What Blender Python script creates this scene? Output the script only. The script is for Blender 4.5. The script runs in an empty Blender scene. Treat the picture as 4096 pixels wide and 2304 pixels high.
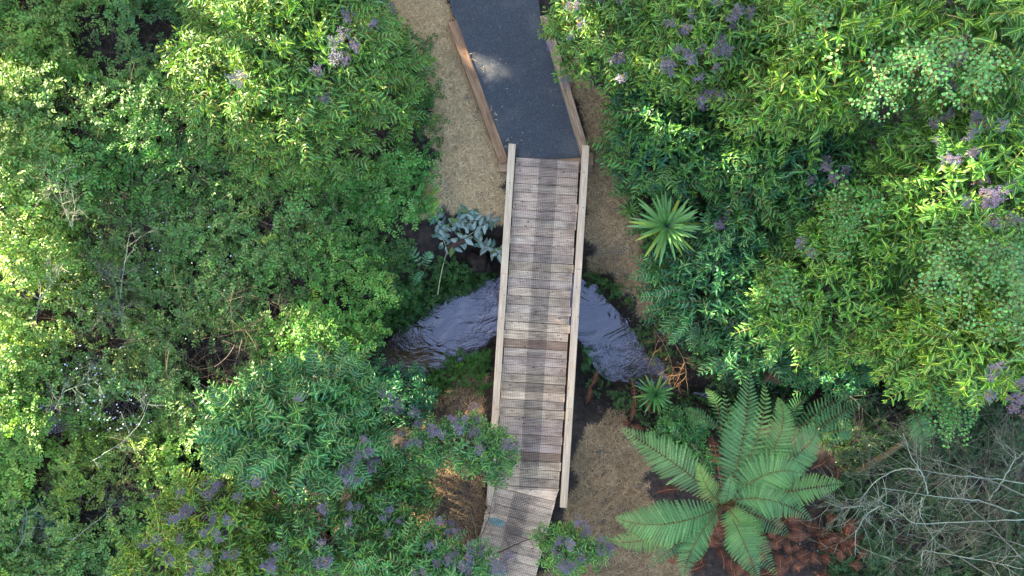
import bpy, math, random
import numpy as np
from mathutils import Vector, Matrix, Quaternion

random.seed(7); rng = np.random.default_rng(7)
R = math.radians
sc = bpy.context.scene
C = sc.collection

# ------------------------------------------------------------------ camera, sky, sun, exposure
H = 11.5                      # camera height above the deck of the bridge
cam_d = bpy.data.cameras.new('camera'); cam = bpy.data.objects.new('camera', cam_d); C.objects.link(cam)
cam.location = (0, 0, H); cam.rotation_euler = (0, 0, 0)
cam_d.sensor_width = 36; cam_d.lens = 24; cam_d.clip_end = 400
sc.camera = cam
SUN_EL, SUN_AZ = R(17), R(150)      # azimuth measured from +x towards +y: the sun stands upper left of the frame
sun_dir = Vector((math.cos(SUN_AZ)*math.cos(SUN_EL), math.sin(SUN_AZ)*math.cos(SUN_EL), math.sin(SUN_EL)))
w = bpy.data.worlds.new('World'); sc.world = w; w.use_nodes = True
nt = w.node_tree; bg = nt.nodes['Background']
sky = nt.nodes.new('ShaderNodeTexSky'); sky.sky_type = 'NISHITA'; sky.sun_disc = False
sky.sun_elevation = SUN_EL; sky.sun_rotation = R(90) - SUN_AZ
sky.air_density = 1.0; sky.dust_density = 3.5; sky.ozone_density = 1.0
nt.links.new(sky.outputs[0], bg.inputs[0]); bg.inputs[1].default_value = 0.15
sl = bpy.data.lights.new('sun', 'SUN'); so = bpy.data.objects.new('sun', sl); C.objects.link(so)
sl.energy = 4.8; sl.angle = R(0.6); sl.color = (1.0, 0.90, 0.68)
so.rotation_euler = sun_dir.to_track_quat('Z', 'Y').to_euler()
sc.view_settings.view_transform = 'Standard'; sc.view_settings.look = 'None'
sc.view_settings.gamma = 1; sc.view_settings.use_curve_mapping = False
sc.view_settings.exposure = 3.1
sc.render.engine = 'CYCLES'
sc.cycles.max_bounces = 6; sc.cycles.diffuse_bounces = 3; sc.cycles.glossy_bounces = 2
sc.cycles.transmission_bounces = 3; sc.cycles.transparent_max_bounces = 4
sc.cycles.use_denoising = True
sc.cycles.denoising_prefilter = 'NONE'
sc.cycles.sample_clamp_indirect = 3

F = 4096/36*24
ZW0 = -1.35
def W(px, py, z=0.0):
    """the point at height z that the photograph shows at px, py"""
    k = (H - z)/F
    return Vector(((px-2048)*k, -(py-1152)*k, z))
def Wn(px, py, z):
    k = (H - z)/F
    return np.stack([(px-2048)*k, -(py-1152)*k, z + 0*px], -1)

# ------------------------------------------------------------------ value noise
_lat = rng.random((256, 256))
def vnoise(x, y, f=1.0, o=3, seed=0):
    r = 0; a = 1.0; s = 0
    for i in range(o):
        X = x*f + 17.3*i + seed*7.7; Y = y*f + 5.1*i + seed*3.1
        xi = np.floor(X).astype(int); yi = np.floor(Y).astype(int); fx = X-xi; fy = Y-yi
        fx = fx*fx*(3-2*fx); fy = fy*fy*(3-2*fy)
        g = lambda p, q: _lat[p & 255, q & 255]
        v = (g(xi,yi)*(1-fx)+g(xi+1,yi)*fx)*(1-fy) + (g(xi,yi+1)*(1-fx)+g(xi+1,yi+1)*fx)*fy
        r = r + v*a; s += a; a *= .5; f = f*2.03
    return r/s

# ------------------------------------------------------------------ materials
def newmat(name):
    m = bpy.data.materials.new(name); m.use_nodes = True
    n = m.node_tree.nodes; n.clear()
    return m, n, m.node_tree.links
def N(n, t, **k):
    o = n.new(t)
    for a, b in k.items(): setattr(o, a, b)
    return o
def mixc(n, l, fac, a, b, bt='MIX'):
    m = N(n, 'ShaderNodeMix', data_type='RGBA', blend_type=bt)
    for s, v in ((m.inputs[0], fac), (m.inputs[6], a), (m.inputs[7], b)):
        if isinstance(v, (int, float)): s.default_value = v
        elif isinstance(v, tuple): s.default_value = (*v, 1) if len(v) == 3 else v
        else: l.new(v, s)
    return m.outputs[2]
def ramp(n, l, src, stops):
    r = N(n, 'ShaderNodeValToRGB'); e = r.color_ramp.elements
    while len(e) < len(stops): e.new(.5)
    for q, (p, c) in zip(e, stops):
        q.position = p; q.color = (*c, 1) if isinstance(c, tuple) else (c, c, c, 1)
    l.new(src, r.inputs[0]); return r.outputs[0]
def noise(n, l, vec, scale, detail=4, rough=.6):
    t = N(n, 'ShaderNodeTexNoise'); t.inputs['Scale'].default_value = scale
    t.inputs['Detail'].default_value = detail; t.inputs['Roughness'].default_value = rough
    if vec is not None: l.new(vec, t.inputs['Vector'])
    return t.outputs[0]
def mapping(n, l, vec, scale):
    m = N(n, 'ShaderNodeMapping'); m.inputs['Scale'].default_value = scale
    l.new(vec, m.inputs[0]); return m.outputs[0]
def bump(n, l, h, strength, dist=.01):
    b = N(n, 'ShaderNodeBump'); b.inputs['Strength'].default_value = strength
    b.inputs['Distance'].default_value = dist; l.new(h, b.inputs['Height']); return b.outputs[0]
def finish(n, l, col, rough=.7, spec=.3, normal=None, transl=0.0, tcol=None):
    p = N(n, 'ShaderNodeBsdfPrincipled'); o = N(n, 'ShaderNodeOutputMaterial')
    if isinstance(col, tuple): p.inputs['Base Color'].default_value = (*col, 1)
    else: l.new(col, p.inputs['Base Color'])
    if isinstance(rough, (int, float)): p.inputs['Roughness'].default_value = rough
    else: l.new(rough, p.inputs['Roughness'])
    p.inputs['Specular IOR Level'].default_value = spec
    if normal is not None: l.new(normal, p.inputs['Normal'])
    if transl > 0:
        t = N(n, 'ShaderNodeBsdfTranslucent'); mx = N(n, 'ShaderNodeMixShader'); mx.inputs[0].default_value = transl
        l.new(tcol if tcol is not None else col, t.inputs[0])
        l.new(p.outputs[0], mx.inputs[1]); l.new(t.outputs[0], mx.inputs[2]); l.new(mx.outputs[0], o.inputs[0])
    else: l.new(p.outputs[0], o.inputs[0])
    return p
def leaf_mat(name, blade, rib, ribw=.16, rough=.42, spec=.28, transl=.2, edge=None):
    """leafuv.x runs from the midrib (0) to the margin (1), leafuv.y from stalk to tip, leafuv.z is random per leaf"""
    m, n, l = newmat(name)
    a = N(n, 'ShaderNodeAttribute', attribute_name='leafuv'); t = N(n, 'ShaderNodeAttribute', attribute_name='tint')
    oi = N(n, 'ShaderNodeObjectInfo'); sp = N(n, 'ShaderNodeSeparateXYZ'); l.new(a.outputs['Vector'], sp.inputs[0])
    rm = ramp(n, l, sp.outputs[0], [(0, 1.0), (ribw, .75), (ribw*1.8, 0.0)])
    c = mixc(n, l, rm, blade, rib)
    if edge: c = mixc(n, l, ramp(n, l, sp.outputs[0], [(.8, 0.0), (1, .9)]), c, edge)
    c = mixc(n, l, 1.0, c, t.outputs['Color'], 'MULTIPLY')
    c = mixc(n, l, 1.0, c, oi.outputs['Color'], 'MULTIPLY')
    tc = mixc(n, l, 1.0, c, (1.25, 1.3, .55), 'MULTIPLY')
    finish(n, l, c, rough, spec, None, transl, tc)
    return m
def plain_mat(name, col, rough=.8, spec=.2, var=.35, scale=20, tint=False, transl=0):
    m, n, l = newmat(name)
    tc = N(n, 'ShaderNodeTexCoord')
    nz = noise(n, l, tc.outputs['Object'], scale, 4)
    c = mixc(n, l, nz, tuple(v*(1-var) for v in col), tuple(min(1, v*(1+var)) for v in col))
    if tint:
        t = N(n, 'ShaderNodeAttribute', attribute_name='tint'); c = mixc(n, l, 1.0, c, t.outputs['Color'], 'MULTIPLY')
    oi = N(n, 'ShaderNodeObjectInfo'); c = mixc(n, l, 1.0, c, oi.outputs['Color'], 'MULTIPLY')
    finish(n, l, c, rough, spec, bump(n, l, nz, .3), transl)
    return m
def wood_mat(name, dark, light, knots=(.05,.025,.015), stain=0.0, gs=1.0, kn=.17, rough=.7):
    m, n, l = newmat(name)
    tc = N(n, 'ShaderNodeTexCoord'); oi = N(n, 'ShaderNodeObjectInfo')
    ad = N(n, 'ShaderNodeVectorMath', operation='MULTIPLY_ADD'); l.new(oi.outputs['Random'], ad.inputs[0])
    ad.inputs[1].default_value = (37, 91, 13); l.new(tc.outputs['Object'], ad.inputs[2])
    v = ad.outputs[0]
    g = noise(n, l, mapping(n, l, v, (1.6*gs, 26*gs, 26*gs)), 1.5, 6, .65)
    c = ramp(n, l, g, [(.3, dark), (.7, light)])
    vo = N(n, 'ShaderNodeTexVoronoi'); vo.inputs['Scale'].default_value = 1
    l.new(mapping(n, l, v, (5, 9, 3)), vo.inputs['Vector'])
    c = mixc(n, l, ramp(n, l, vo.outputs['Distance'], [(kn*.35, .85), (kn*.8, .0)]), c, knots)
    if stain > 0:
        s = noise(n, l, mapping(n, l, v, (2.2, 5, 2)), 1.2, 5, .7)
        c = mixc(n, l, ramp(n, l, s, [(.45, 0.0), (.72, stain)]), c, (.085, .045, .035))
    c = mixc(n, l, 1.0, c, oi.outputs['Color'], 'MULTIPLY')
    finish(n, l, c, rough, .25, bump(n, l, g, .35, .004))
    return m

M = {}
M['leaf_long'] = leaf_mat('narrow_leaf', (.040,.120,.030), (.26,.38,.10), .14, edge=(.12,.25,.05))
M['leaf_broad'] = leaf_mat('broad_glossy_leaf', (.034,.125,.042), (.28,.40,.16), .14, rough=.34)
M['leaf_dark'] = leaf_mat('deep_green_leaf', (.024,.095,.042), (.10,.20,.08), .12, rough=.35)
M['leaf_small'] = leaf_mat('small_scrub_leaf', (.092,.205,.052), (.15,.28,.07), .2, rough=.42, edge=(.10,.2,.05))
M['leaf_round'] = leaf_mat('round_vine_leaf', (.085,.23,.07), (.14,.30,.09), .15, rough=.5)
M['leaf_sword'] = leaf_mat('sword_leaf', (.12,.25,.075), (.17,.30,.10), .2, rough=.4)
M['leaf_silver'] = leaf_mat('silver_leaf_underside', (.22,.28,.24), (.36,.4,.35), .12, rough=.8, spec=.1)
M['fern'] = leaf_mat('fern_pinna', (.092,.205,.072), (.14,.24,.08), .2, rough=.5, spec=.3)
M['fern_dead'] = leaf_mat('dead_fern_pinna', (.13,.050,.028), (.16,.07,.04), .2, rough=.8, spec=.1, transl=.1)
M['litter'] = plain_mat('leaf_litter', (1,1,1), .8, .2, .1, 40, True)
M['stem'] = plain_mat('reddish_stem', (.16,.085,.045))
M['stem_pale'] = plain_mat('pale_midstem', (.30,.27,.12))
M['twig'] = plain_mat('brown_twig', (.075,.05,.036), tint=True)
M['lichen'] = plain_mat('lichen_grey_twig', (.34,.37,.30), var=.5, scale=60, tint=True)
M['bark'] = plain_mat('grey_brown_bark', (.11,.085,.06), var=.5, scale=14)
M['berry'] = plain_mat('purple_grey_berry', (.11,.10,.18), .45, .4)
M['berry_stem'] = plain_mat('orange_panicle_stem', (.26,.15,.07))
M['straw'] = plain_mat('dry_straw', (.62,.47,.29), .85, .15, .25, 5, True, .15)
M['net'] = plain_mat('black_plastic_netting', (.012,.014,.020), .45, .4)
M['nail'] = plain_mat('galvanised_nail', (.6,.6,.62), .35, .6)
M['plank'] = wood_mat('deck_plank_wood', (.50,.33,.215), (.88,.67,.47), stain=.7)
M['rail'] = wood_mat('new_pine_rail', (.36,.25,.165), (.62,.475,.33), (.12,.045,.02), gs=.8, kn=.13)
M['sleeper'] = wood_mat('weathered_sleeper', (.13,.075,.045), (.36,.26,.18), stain=.6)
M['beam'] = wood_mat('rough_beam', (.16,.11,.07), (.3,.22,.15))

# asphalt
m, n, l = newmat('asphalt'); tc = N(n, 'ShaderNodeTexCoord'); v = tc.outputs['Object']
a1 = noise(n, l, v, 48, 6, .9); a2 = noise(n, l, v, 1.3, 5, .65)
c = ramp(n, l, a1, [(.35, (.018,.020,.024)), (.55, (.046,.051,.060)), (.72, (.17,.18,.20))])
dust = ramp(n, l, a2, [(.5, 0.0), (.78, .45)])
c = mixc(n, l, dust, c, (.15,.13,.11))
# the pale sandy smear by the left edge board
dv = N(n, 'ShaderNodeVectorMath', operation='SUBTRACT'); l.new(v, dv.inputs[0]); dv.inputs[1].default_value = W(1958, 300, 0)
ln = N(n, 'ShaderNodeVectorMath', operation='LENGTH'); l.new(mapping(n, l, dv.outputs[0], (2.6, 1.25, 1)), ln.inputs[0])
pn = noise(n, l, v, 9, 8, .85); mu = N(n, 'ShaderNodeMath', operation='MULTIPLY_ADD'); l.new(pn, mu.inputs[0]); mu.inputs[1].default_value = 1.3; l.new(ln.outputs['Value'], mu.inputs[2])
c = mixc(n, l, ramp(n, l, mu.outputs[0], [(.55, .5), (.95, 0.0)]), c, (.30,.25,.20))
finish(n, l, c, .75, .3, bump(n, l, a1, .9, .01)); M['asphalt'] = m
# soil
m, n, l = newmat('dark_soil'); tc = N(n, 'ShaderNodeTexCoord'); v = tc.outputs['Object']
a1 = noise(n, l, v, 9, 8, .7); a2 = noise(n, l, v, 1.2, 4)
c = ramp(n, l, a1, [(.35, (.012,.009,.008)), (.55, (.035,.024,.018)), (.75, (.075,.05,.035))])
t = N(n, 'ShaderNodeAttribute', attribute_name='dry')
c = mixc(n, l, t.outputs['Fac'], c, ramp(n, l, noise(n, l, v, 40, 6, .8), [(.35, (.10,.072,.048)), (.65, (.40,.31,.21))]))
finish(n, l, c, .85, .25, bump(n, l, a1, .8, .05)); M['soil'] = m
# muddy water
m, n, l = newmat('muddy_water'); tc = N(n, 'ShaderNodeTexCoord'); v = tc.outputs['Object']
wn = N(n, 'ShaderNodeTexNoise'); wn.inputs['Scale'].default_value = 1.6; wn.inputs['Detail'].default_value = 3; wn.inputs['Distortion'].default_value = 1.2; l.new(mapping(n, l, v, (1, 1.6, 1)), wn.inputs['Vector'])
w2 = N(n, 'ShaderNodeTexNoise'); w2.inputs['Scale'].default_value = 8; w2.inputs['Detail'].default_value = 3; w2.inputs['Distortion'].default_value = 2.0; l.new(mapping(n, l, v, (1, 1.8, 1)), w2.inputs['Vector'])
rif = ramp(n, l, noise(n, l, v, 1.1, 2), [(.42, 0.0), (.6, 1.0)])      # riffles in places, still water elsewhere
mr = N(n, 'ShaderNodeMath', operation='MULTIPLY'); l.new(rif, mr.inputs[0]); l.new(w2.outputs[0], mr.inputs[1])
ad = N(n, 'ShaderNodeMath', operation='MULTIPLY_ADD'); l.new(mr.outputs[0], ad.inputs[0]); ad.inputs[1].default_value = .30; l.new(wn.outputs[0], ad.inputs[2])
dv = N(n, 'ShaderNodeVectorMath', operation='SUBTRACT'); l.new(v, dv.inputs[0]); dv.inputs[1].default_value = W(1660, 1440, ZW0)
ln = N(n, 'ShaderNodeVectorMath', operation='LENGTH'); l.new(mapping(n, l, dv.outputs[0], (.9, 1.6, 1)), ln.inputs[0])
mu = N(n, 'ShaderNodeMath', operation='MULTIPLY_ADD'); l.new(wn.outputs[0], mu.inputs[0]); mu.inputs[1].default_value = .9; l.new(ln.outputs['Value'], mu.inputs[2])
brown_reflection = ramp(n, l, mu.outputs[0], [(.6, 1.0), (1.2, 0.0)])  # brown of mirrored dark trees, painted into the muddy base colour
c = mixc(n, l, brown_reflection, mixc(n, l, ramp(n, l, wn.outputs[0], [(.35, 0.0), (.65, 1.0)]), (.030,.020,.016), (.060,.038,.026)), (.13,.078,.034))
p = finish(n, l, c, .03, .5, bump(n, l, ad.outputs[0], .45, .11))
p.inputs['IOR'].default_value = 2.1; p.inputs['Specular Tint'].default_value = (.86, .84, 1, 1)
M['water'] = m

# ------------------------------------------------------------------ mesh helpers (everything in numpy, all triangles)
class T:   # template: verts, tris, leafuv, material index per tri, tint per vert
    def __init__(s, V, Fc, U=None, MI=None, TI=None):
        s.V = np.asarray(V, float).reshape(-1, 3); s.F = np.asarray(Fc, int).reshape(-1, 3)
        s.U = np.zeros((len(s.V), 3)) if U is None else np.asarray(U, float)
        s.MI = np.zeros(len(s.F), int) if MI is None else (np.full(len(s.F), MI) if np.isscalar(MI) else np.asarray(MI))
        s.TI = np.ones((len(s.V), 3)) if TI is None else (np.tile(TI, (len(s.V), 1)) if np.ndim(TI) == 1 else np.asarray(TI))
def cat(ts):
    ts = [t for t in ts if len(t.V)]
    off = np.cumsum([0]+[len(t.V) for t in ts[:-1]])
    return T(np.concatenate([t.V for t in ts]), np.concatenate([t.F+o for t, o in zip(ts, off)]), np.concatenate([t.U for t in ts]),
             np.concatenate([t.MI for t in ts]), np.concatenate([t.TI for t in ts]))
def inst(t, mats, tints=None, rnd=None):
    """copies of template t under n 4x4 matrices (n,4,4)"""
    mats = np.asarray(mats); n = len(mats)
    if n == 0: return T(np.zeros((0,3)), np.zeros((0,3), int))
    V = np.einsum('nij,vj->nvi', mats[:, :3, :3], t.V) + mats[:, None, :3, 3]
    k = len(t.V)
    Fc = t.F[None] + (np.arange(n)*k)[:, None, None]
    U = np.tile(t.U, (n, 1)).reshape(n, k, 3)
    if rnd is not None: U[:, :, 2] = rnd[:, None]
    TI = np.tile(t.TI, (n, 1)).reshape(n, k, 3)
    if tints is not None: TI = TI*np.asarray(tints)[:, None, :]
    return T(V.reshape(-1, 3), Fc.reshape(-1, 3), U.reshape(-1, 3), np.tile(t.MI, n), TI.reshape(-1, 3))
def mesh(t, name, mats, flat=True):
    me = bpy.data.meshes.new(name); nv, nf = len(t.V), len(t.F)
    me.vertices.add(nv); me.vertices.foreach_set('co', t.V.astype(np.float32).ravel())
    me.loops.add(nf*3); me.loops.foreach_set('vertex_index', t.F.astype(np.int32).ravel())
    me.polygons.add(nf); me.polygons.foreach_set('loop_start', np.arange(0, nf*3, 3, dtype=np.int32))
    me.polygons.foreach_set('material_index', t.MI.astype(np.int32))
    a = me.attributes.new('leafuv', 'FLOAT_VECTOR', 'POINT'); a.data.foreach_set('vector', t.U.astype(np.float32).ravel())
    b = me.attributes.new('tint', 'FLOAT_COLOR', 'POINT')
    b.data.foreach_set('color', np.concatenate([t.TI, np.ones((nv, 1))], 1).astype(np.float32).ravel())
    if flat:
        s = me.attributes.new('sharp_face', 'BOOLEAN', 'FACE'); s.data.foreach_set('value', np.ones(nf, bool))
    for q in mats: me.materials.append(M[q])
    me.update(calc_edges=True)
    return me
def link(name, me, parent=None, loc=None, col=None):
    o = bpy.data.objects.new(name, me); C.objects.link(o)
    if parent is not None: o.parent = parent
    if loc is not None: o.location = loc
    if col is not None: o.color = (*col, 1)
    return o
def tag(o, label=None, cat_=None, group=None, kind=None):
    if label: o['label'] = label
    if cat_: o['category'] = cat_
    if group: o['group'] = group
    if kind: o['kind'] = kind
    return o
def thing(name, loc, label, cat_, group=None):
    o = bpy.data.objects.new(name, None); C.objects.link(o); o.location = loc
    return tag(o, label, cat_, group)
def frame(pos, x, up=(0, 0, 1), s=1.0):
    """(n,4,4): x axis along x, z close to up, scaled"""
    pos = np.atleast_2d(pos); x = np.atleast_2d(x)*1.0; n = len(pos)
    up = np.broadcast_to(np.asarray(up, float), (n, 3)).copy()
    x /= np.linalg.norm(x, axis=1, keepdims=True)+1e-9
    par = np.abs((x*up).sum(1)) > .985*np.linalg.norm(up, axis=1); up[par] = (1, 0.2, 0)
    y = np.cross(up, x); y /= np.linalg.norm(y, axis=1, keepdims=True)+1e-9
    z = np.cross(x, y); s = np.broadcast_to(np.asarray(s, float), (n,))[:, None]
    m = np.zeros((n, 4, 4)); m[:, :3, 0] = x*s; m[:, :3, 1] = y*s; m[:, :3, 2] = z*s; m[:, :3, 3] = pos; m[:, 3, 3] = 1
    return m
def tube(P, r, k=4, mi=0, tint=(1, 1, 1)):
    P = np.asarray(P, float); n = len(P); r = np.broadcast_to(np.asarray(r, float), (n,))
    d = np.gradient(P, axis=0); d /= np.linalg.norm(d, axis=1, keepdims=True)+1e-9
    up = np.array((.13, .27, .95)) if abs(d[0, 2]) < .9 else np.array((1, .1, .1))
    a = np.cross(d, up); a /= np.linalg.norm(a, axis=1, keepdims=True)+1e-9; b = np.cross(d, a)
    th = np.arange(k)*2*math.pi/k
    V = (P[:, None] + r[:, None, None]*(a[:, None]*np.cos(th)[None, :, None]+b[:, None]*np.sin(th)[None, :, None])).reshape(-1, 3)
    Fc = []
    for i in range(n-1):
        for j in range(k):
            p0, p1, q0, q1 = i*k+j, i*k+(j+1) % k, (i+1)*k+j, (i+1)*k+(j+1) % k
            Fc += [(p0, p1, q1), (p0, q1, q0)]
    Fc += [(0, j+1, j) for j in range(1, k-1)] + [((n-1)*k, (n-1)*k+j, (n-1)*k+j+1) for j in range(1, k-1)]
    return T(V, Fc, None, mi, np.array(tint, float))
def box(x0, x1, y0, y1, z0, z1, mi=0, tint=(1,1,1), bev=0.0):
    if bev:
        b = bev; r = []
        for z, i in ((z0, b), (z0+b, 0), (z1-b, 0), (z1, b)):
            r += [(x0+i, y0+i, z), (x1-i, y0+i, z), (x1-i, y1-i, z), (x0+i, y1-i, z)]
        Fc = [(0, 2, 1), (0, 3, 2), (12, 13, 14), (12, 14, 15)]
        for k in range(3):
            for j in range(4):
                a, c_ = k*4+j, k*4+(j+1) % 4; Fc += [(a, c_, c_+4), (a, c_+4, a+4)]
        return T(r, Fc, None, mi, np.array(tint, float))
    V = [(x, y, z) for z in (z0, z1) for x, y in ((x0, y0), (x1, y0), (x1, y1), (x0, y1))]
    Fc = [(0,2,1),(0,3,2),(4,5,6),(4,6,7)]
    for j in range(4):
        a, b = j, (j+1) % 4; Fc += [(a, b, b+4), (a, b+4, a+4)]
    return T(V, Fc, None, mi, np.array(tint, float))
def bez(a, b, c, n):
    t = np.linspace(0, 1, n)[:, None]; a, b, c = map(np.asarray, (a, b, c))
    return a*(1-t)**2+2*b*t*(1-t)+c*t*t
def inpoly(px, py, poly):
    r = np.zeros(np.shape(px), bool); q = poly[-1]
    for p in poly:
        cnd = ((p[1] > py) != (q[1] > py)) & (px < (q[0]-p[0])*(py-p[1])/(q[1]-p[1]+1e-9)+p[0])
        r ^= cnd; q = p
    return r

# ------------------------------------------------------------------ terrain with the stream bed
ZW = -1.35
STR = [(700,1640,.1),(1250,1570,.12),(1450,1520,.15),(1560,1460,.24),(1680,1395,.38),(1800,1325,.46),(1950,1235,.46),(2150,1190,.42),(2310,1225,.36),(2400,1335,.28),(2480,1425,.32),(2560,1480,.2),(2620,1530,.0),(2700,1560,-.2),(2850,1585,-.2),(3050,1570,-.15),(3200,1530,.0),(3300,1530,-.25),(4300,1560,-.3)]
SP = np.array([[*W(a, b, ZW)[:2], h] for a, b, h in STR])
SP = np.concatenate([[[-30, -4, .5]], SP, [[30, -1, .5]]])
def stream_d(x, y):
    best = np.full(np.shape(x), 1e9); hw = np.zeros(np.shape(x))
    for a, b in zip(SP[:-1], SP[1:]):
        d = b[:2]-a[:2]; t = np.clip(((x-a[0])*d[0]+(y-a[1])*d[1])/(d@d), 0, 1)
        r = np.hypot(x-a[0]-t*d[0], y-a[1]-t*d[1]); h = a[2]+(b[2]-a[2])*t
        k = r-h < best; best = np.where(k, r-h, best); hw = np.where(k, h, hw)
    return best
def terr(x, y):
    d = stream_d(x, y) + .16*(vnoise(x, y, 2.2, 3, 3)-.5)*2
    top = -.22 + .16*(vnoise(x, y, .5, 3, 1)-.5)*2
    t = np.clip((d+.12)/1.25, 0, 1); t = t*t*(3-2*t); t = t**.8
    z = (ZW-.28)*(1-t) + top*t
    # level shoulder under the asphalt path and its approach
    c = np.array(W(2080, 300, 0)[:2]); k = np.clip(1.5-np.hypot((x-c[0])/1.0, (y-c[1])/2.2), 0, 1)
    z = z*(1-k) + (-.20)*k
    return z + .05*(vnoise(x, y, 5, 3, 2)-.5) + .018*(vnoise(x, y, 22, 2, 5)-.5)
def terr_px(px, py):
    z = np.full(np.shape(px), -.3)
    for _ in range(5):
        p = Wn(px, py, z); z = terr(p[..., 0], p[..., 1])
    return Wn(px, py, z)
DRY = [[(1560,-60),(1790,-60),(1840,120),(1930,380),(2040,640),(2040,860),(2000,880),(1900,830),(1830,850),(1700,900),(1700,700),(1740,560),(1690,300),(1640,150)],
       [(2330,620),(2350,520),(2230,260),(2330,240),(2420,380),(2560,400),(2500,600),(2490,820),(2580,980),(2620,1130),(2660,1230),(2590,1240),(2480,1110),(2350,1060),(2340,800)],
       [(2260,2100),(2340,1720),(2500,1640),(2600,1900),(2640,2100),(2800,2380),(2130,2400)],
       [(1690,1560),(1800,1500),(1950,1520),(1960,1900),(1920,2400),(1650,2400),(1720,1900)]]
def dry(px, py):
    px = px + 70*(vnoise(px, py, .012, 3, 9)-.5)*2; py = py + 70*(vnoise(px, py, .012, 3, 11)-.5)*2
    r = np.zeros(np.shape(px))
    for P, s in zip(DRY, (1, .7, .38, .15)): r = np.maximum(r, inpoly(px, py, P)*s)
    return r
gx = np.concatenate([np.linspace(-60, -10, 20)[:-1], np.linspace(-10, 10, 400), np.linspace(10, 60, 20)[1:]])
gy = np.concatenate([np.linspace(-60, -6.5, 20)[:-1], np.linspace(-6.5, 6.5, 260), np.linspace(6.5, 60, 20)[1:]])
X, Y = np.meshgrid(gx, gy); Z = terr(X, Y); k = (H-Z)/F
D = dry(X/k+2048, 1152-Y/k)
D = (D + np.roll(D, 1, 0)+np.roll(D, -1, 0)+np.roll(D, 1, 1)+np.roll(D, -1, 1))/5
nx, ny = len(gx), len(gy); ii = (np.arange(ny-1)[:, None]*nx+np.arange(nx-1)[None]).ravel()
Fc = np.concatenate([np.stack([ii, ii+1, ii+nx+1], -1), np.stack([ii, ii+nx+1, ii+nx], -1)])
g = T(np.stack([X, Y, Z], -1).reshape(-1, 3), Fc)
me = mesh(g, 'ground', ['soil'], False)
a = me.attributes.new('dry', 'FLOAT', 'POINT'); a.data.foreach_set('value', D.astype(np.float32).ravel())
tag(link('ground', me), kind='structure')
# water sheet, kept a little wider than the bed so that the banks cut its edge
side = []
for i in range(len(SP)):
    d = SP[min(i+1, len(SP)-1)]-SP[max(i-1, 0)]; nrm = np.array((-d[1], d[0]))/np.hypot(d[0], d[1])
    side.append((SP[i][:2]+nrm*(SP[i][2]+.7), SP[i][:2]-nrm*(SP[i][2]+.7)))
V = [(p[0], p[1], ZW) for s in side for p in s]
Fc = []
for i in range(len(side)-1): Fc += [(2*i, 2*i+1, 2*i+3), (2*i, 2*i+3, 2*i+2)]
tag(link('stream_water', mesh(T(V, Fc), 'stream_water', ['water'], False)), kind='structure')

# ------------------------------------------------------------------ asphalt path
def subdiv_sheet(poly_l, poly_r, n, m_, z0, amp, seed):
    L = np.array(poly_l, float); Rr = np.array(poly_r, float); u = np.linspace(0, 1, n)
    def along(P):
        s = np.r_[0, np.cumsum(np.hypot(*np.diff(P, axis=0).T))]; s /= s[-1]
        return np.stack([np.interp(u, s, P[:, 0]), np.interp(u, s, P[:, 1])], -1)
    A, B = along(L), along(Rr); v = np.linspace(0, 1, m_)[None, :, None]
    P = A[:, None]*(1-v)+B[:, None]*v; p = P.reshape(-1, 2)
    z = z0+amp*(vnoise(p[:, 0], p[:, 1], .02, 3, seed)-.5)
    V = Wn(p[:, 0], p[:, 1], z); V[:, 2] = z
    ii = (np.arange(n-1)[:, None]*m_+np.arange(m_-1)[None]).ravel()
    return T(V, np.concatenate([np.stack([ii, ii+m_+1, ii+1], -1), np.stack([ii, ii+m_, ii+m_+1], -1)]))
pl = [(1690,-900),(1750,-300),(1790,-40),(1806,40),(1826,86),(2034,652)]; pr = [(2010,-900),(2085,-300),(2150,-40),(2163,60),(2175,110),(2328,628)]
t = subdiv_sheet(pl, pr, 70, 30, -.03, .03, 4)
top = len(t.V); e = 30
# skirt so that the layer has thickness
V = np.concatenate([t.V, t.V-[0, 0, .18]]); rim = [i*e for i in range(70)] + [69*e+j for j in range(1, e)] + [i*e+e-1 for i in range(68, -1, -1)]
Fk = [(a, b, b+top) for a, b in zip(rim[:-1], rim[1:])]+[(a, b+top, a+top) for a, b in zip(rim[:-1], rim[1:])]
tag(link('asphalt_path', mesh(T(V, np.concatenate([t.F, Fk])), 'asphalt_path', ['asphalt'], False)), kind='structure')

def timber(name, a, b, width, z1, th, mat, parent=None, col=(1,1,1), bev=.006, off=0):
    """a straight timber between two photograph points: its top at z1"""
    A, B = W(*a, z1), W(*b, z1); d = B-A; L = d.length
    t = box(-L/2, L/2, -width/2, width/2, -th/2, th/2, bev=bev)
    # a few cuts along the length so that the board can be slightly bowed and worn
    o = link(name, mesh(t, name, [mat]), None, col=col)
    o.location = (A+B)/2+Vector((0, 0, -th/2)); o.rotation_euler = (0, 0, math.atan2(d.y, d.x))
    if parent is not None:
        o.parent = parent; o.location = o.location-parent.location
    return o
def nails(pts, parent=None, name='nail'):
    for p in pts:
        th = np.arange(7)*2*math.pi/7
        V = [(0, 0, .003)]+[(math.cos(q)*.007, math.sin(q)*.007, .0015) for q in th]+[(math.cos(q)*.007, math.sin(q)*.007, -.004) for q in th]
        Fc = [(0, 1+i, 1+(i+1) % 7) for i in range(7)]+[(1+i, 8+i, 8+(i+1) % 7) for i in range(7)]+[(1+i, 8+(i+1) % 7, 1+(i+1) % 7) for i in range(7)]
        if 'nail' not in bpy.data.meshes: mesh(T(V, Fc), 'nail', ['nail'])
        o = link(name, bpy.data.meshes['nail'], parent); o.location = Vector(p)-(parent.location if parent else Vector())
o = timber('edge_board', (1808,84), (2017,650), .155, -.005, .19, 'sleeper', col=(1.0,.80,.62))
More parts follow.
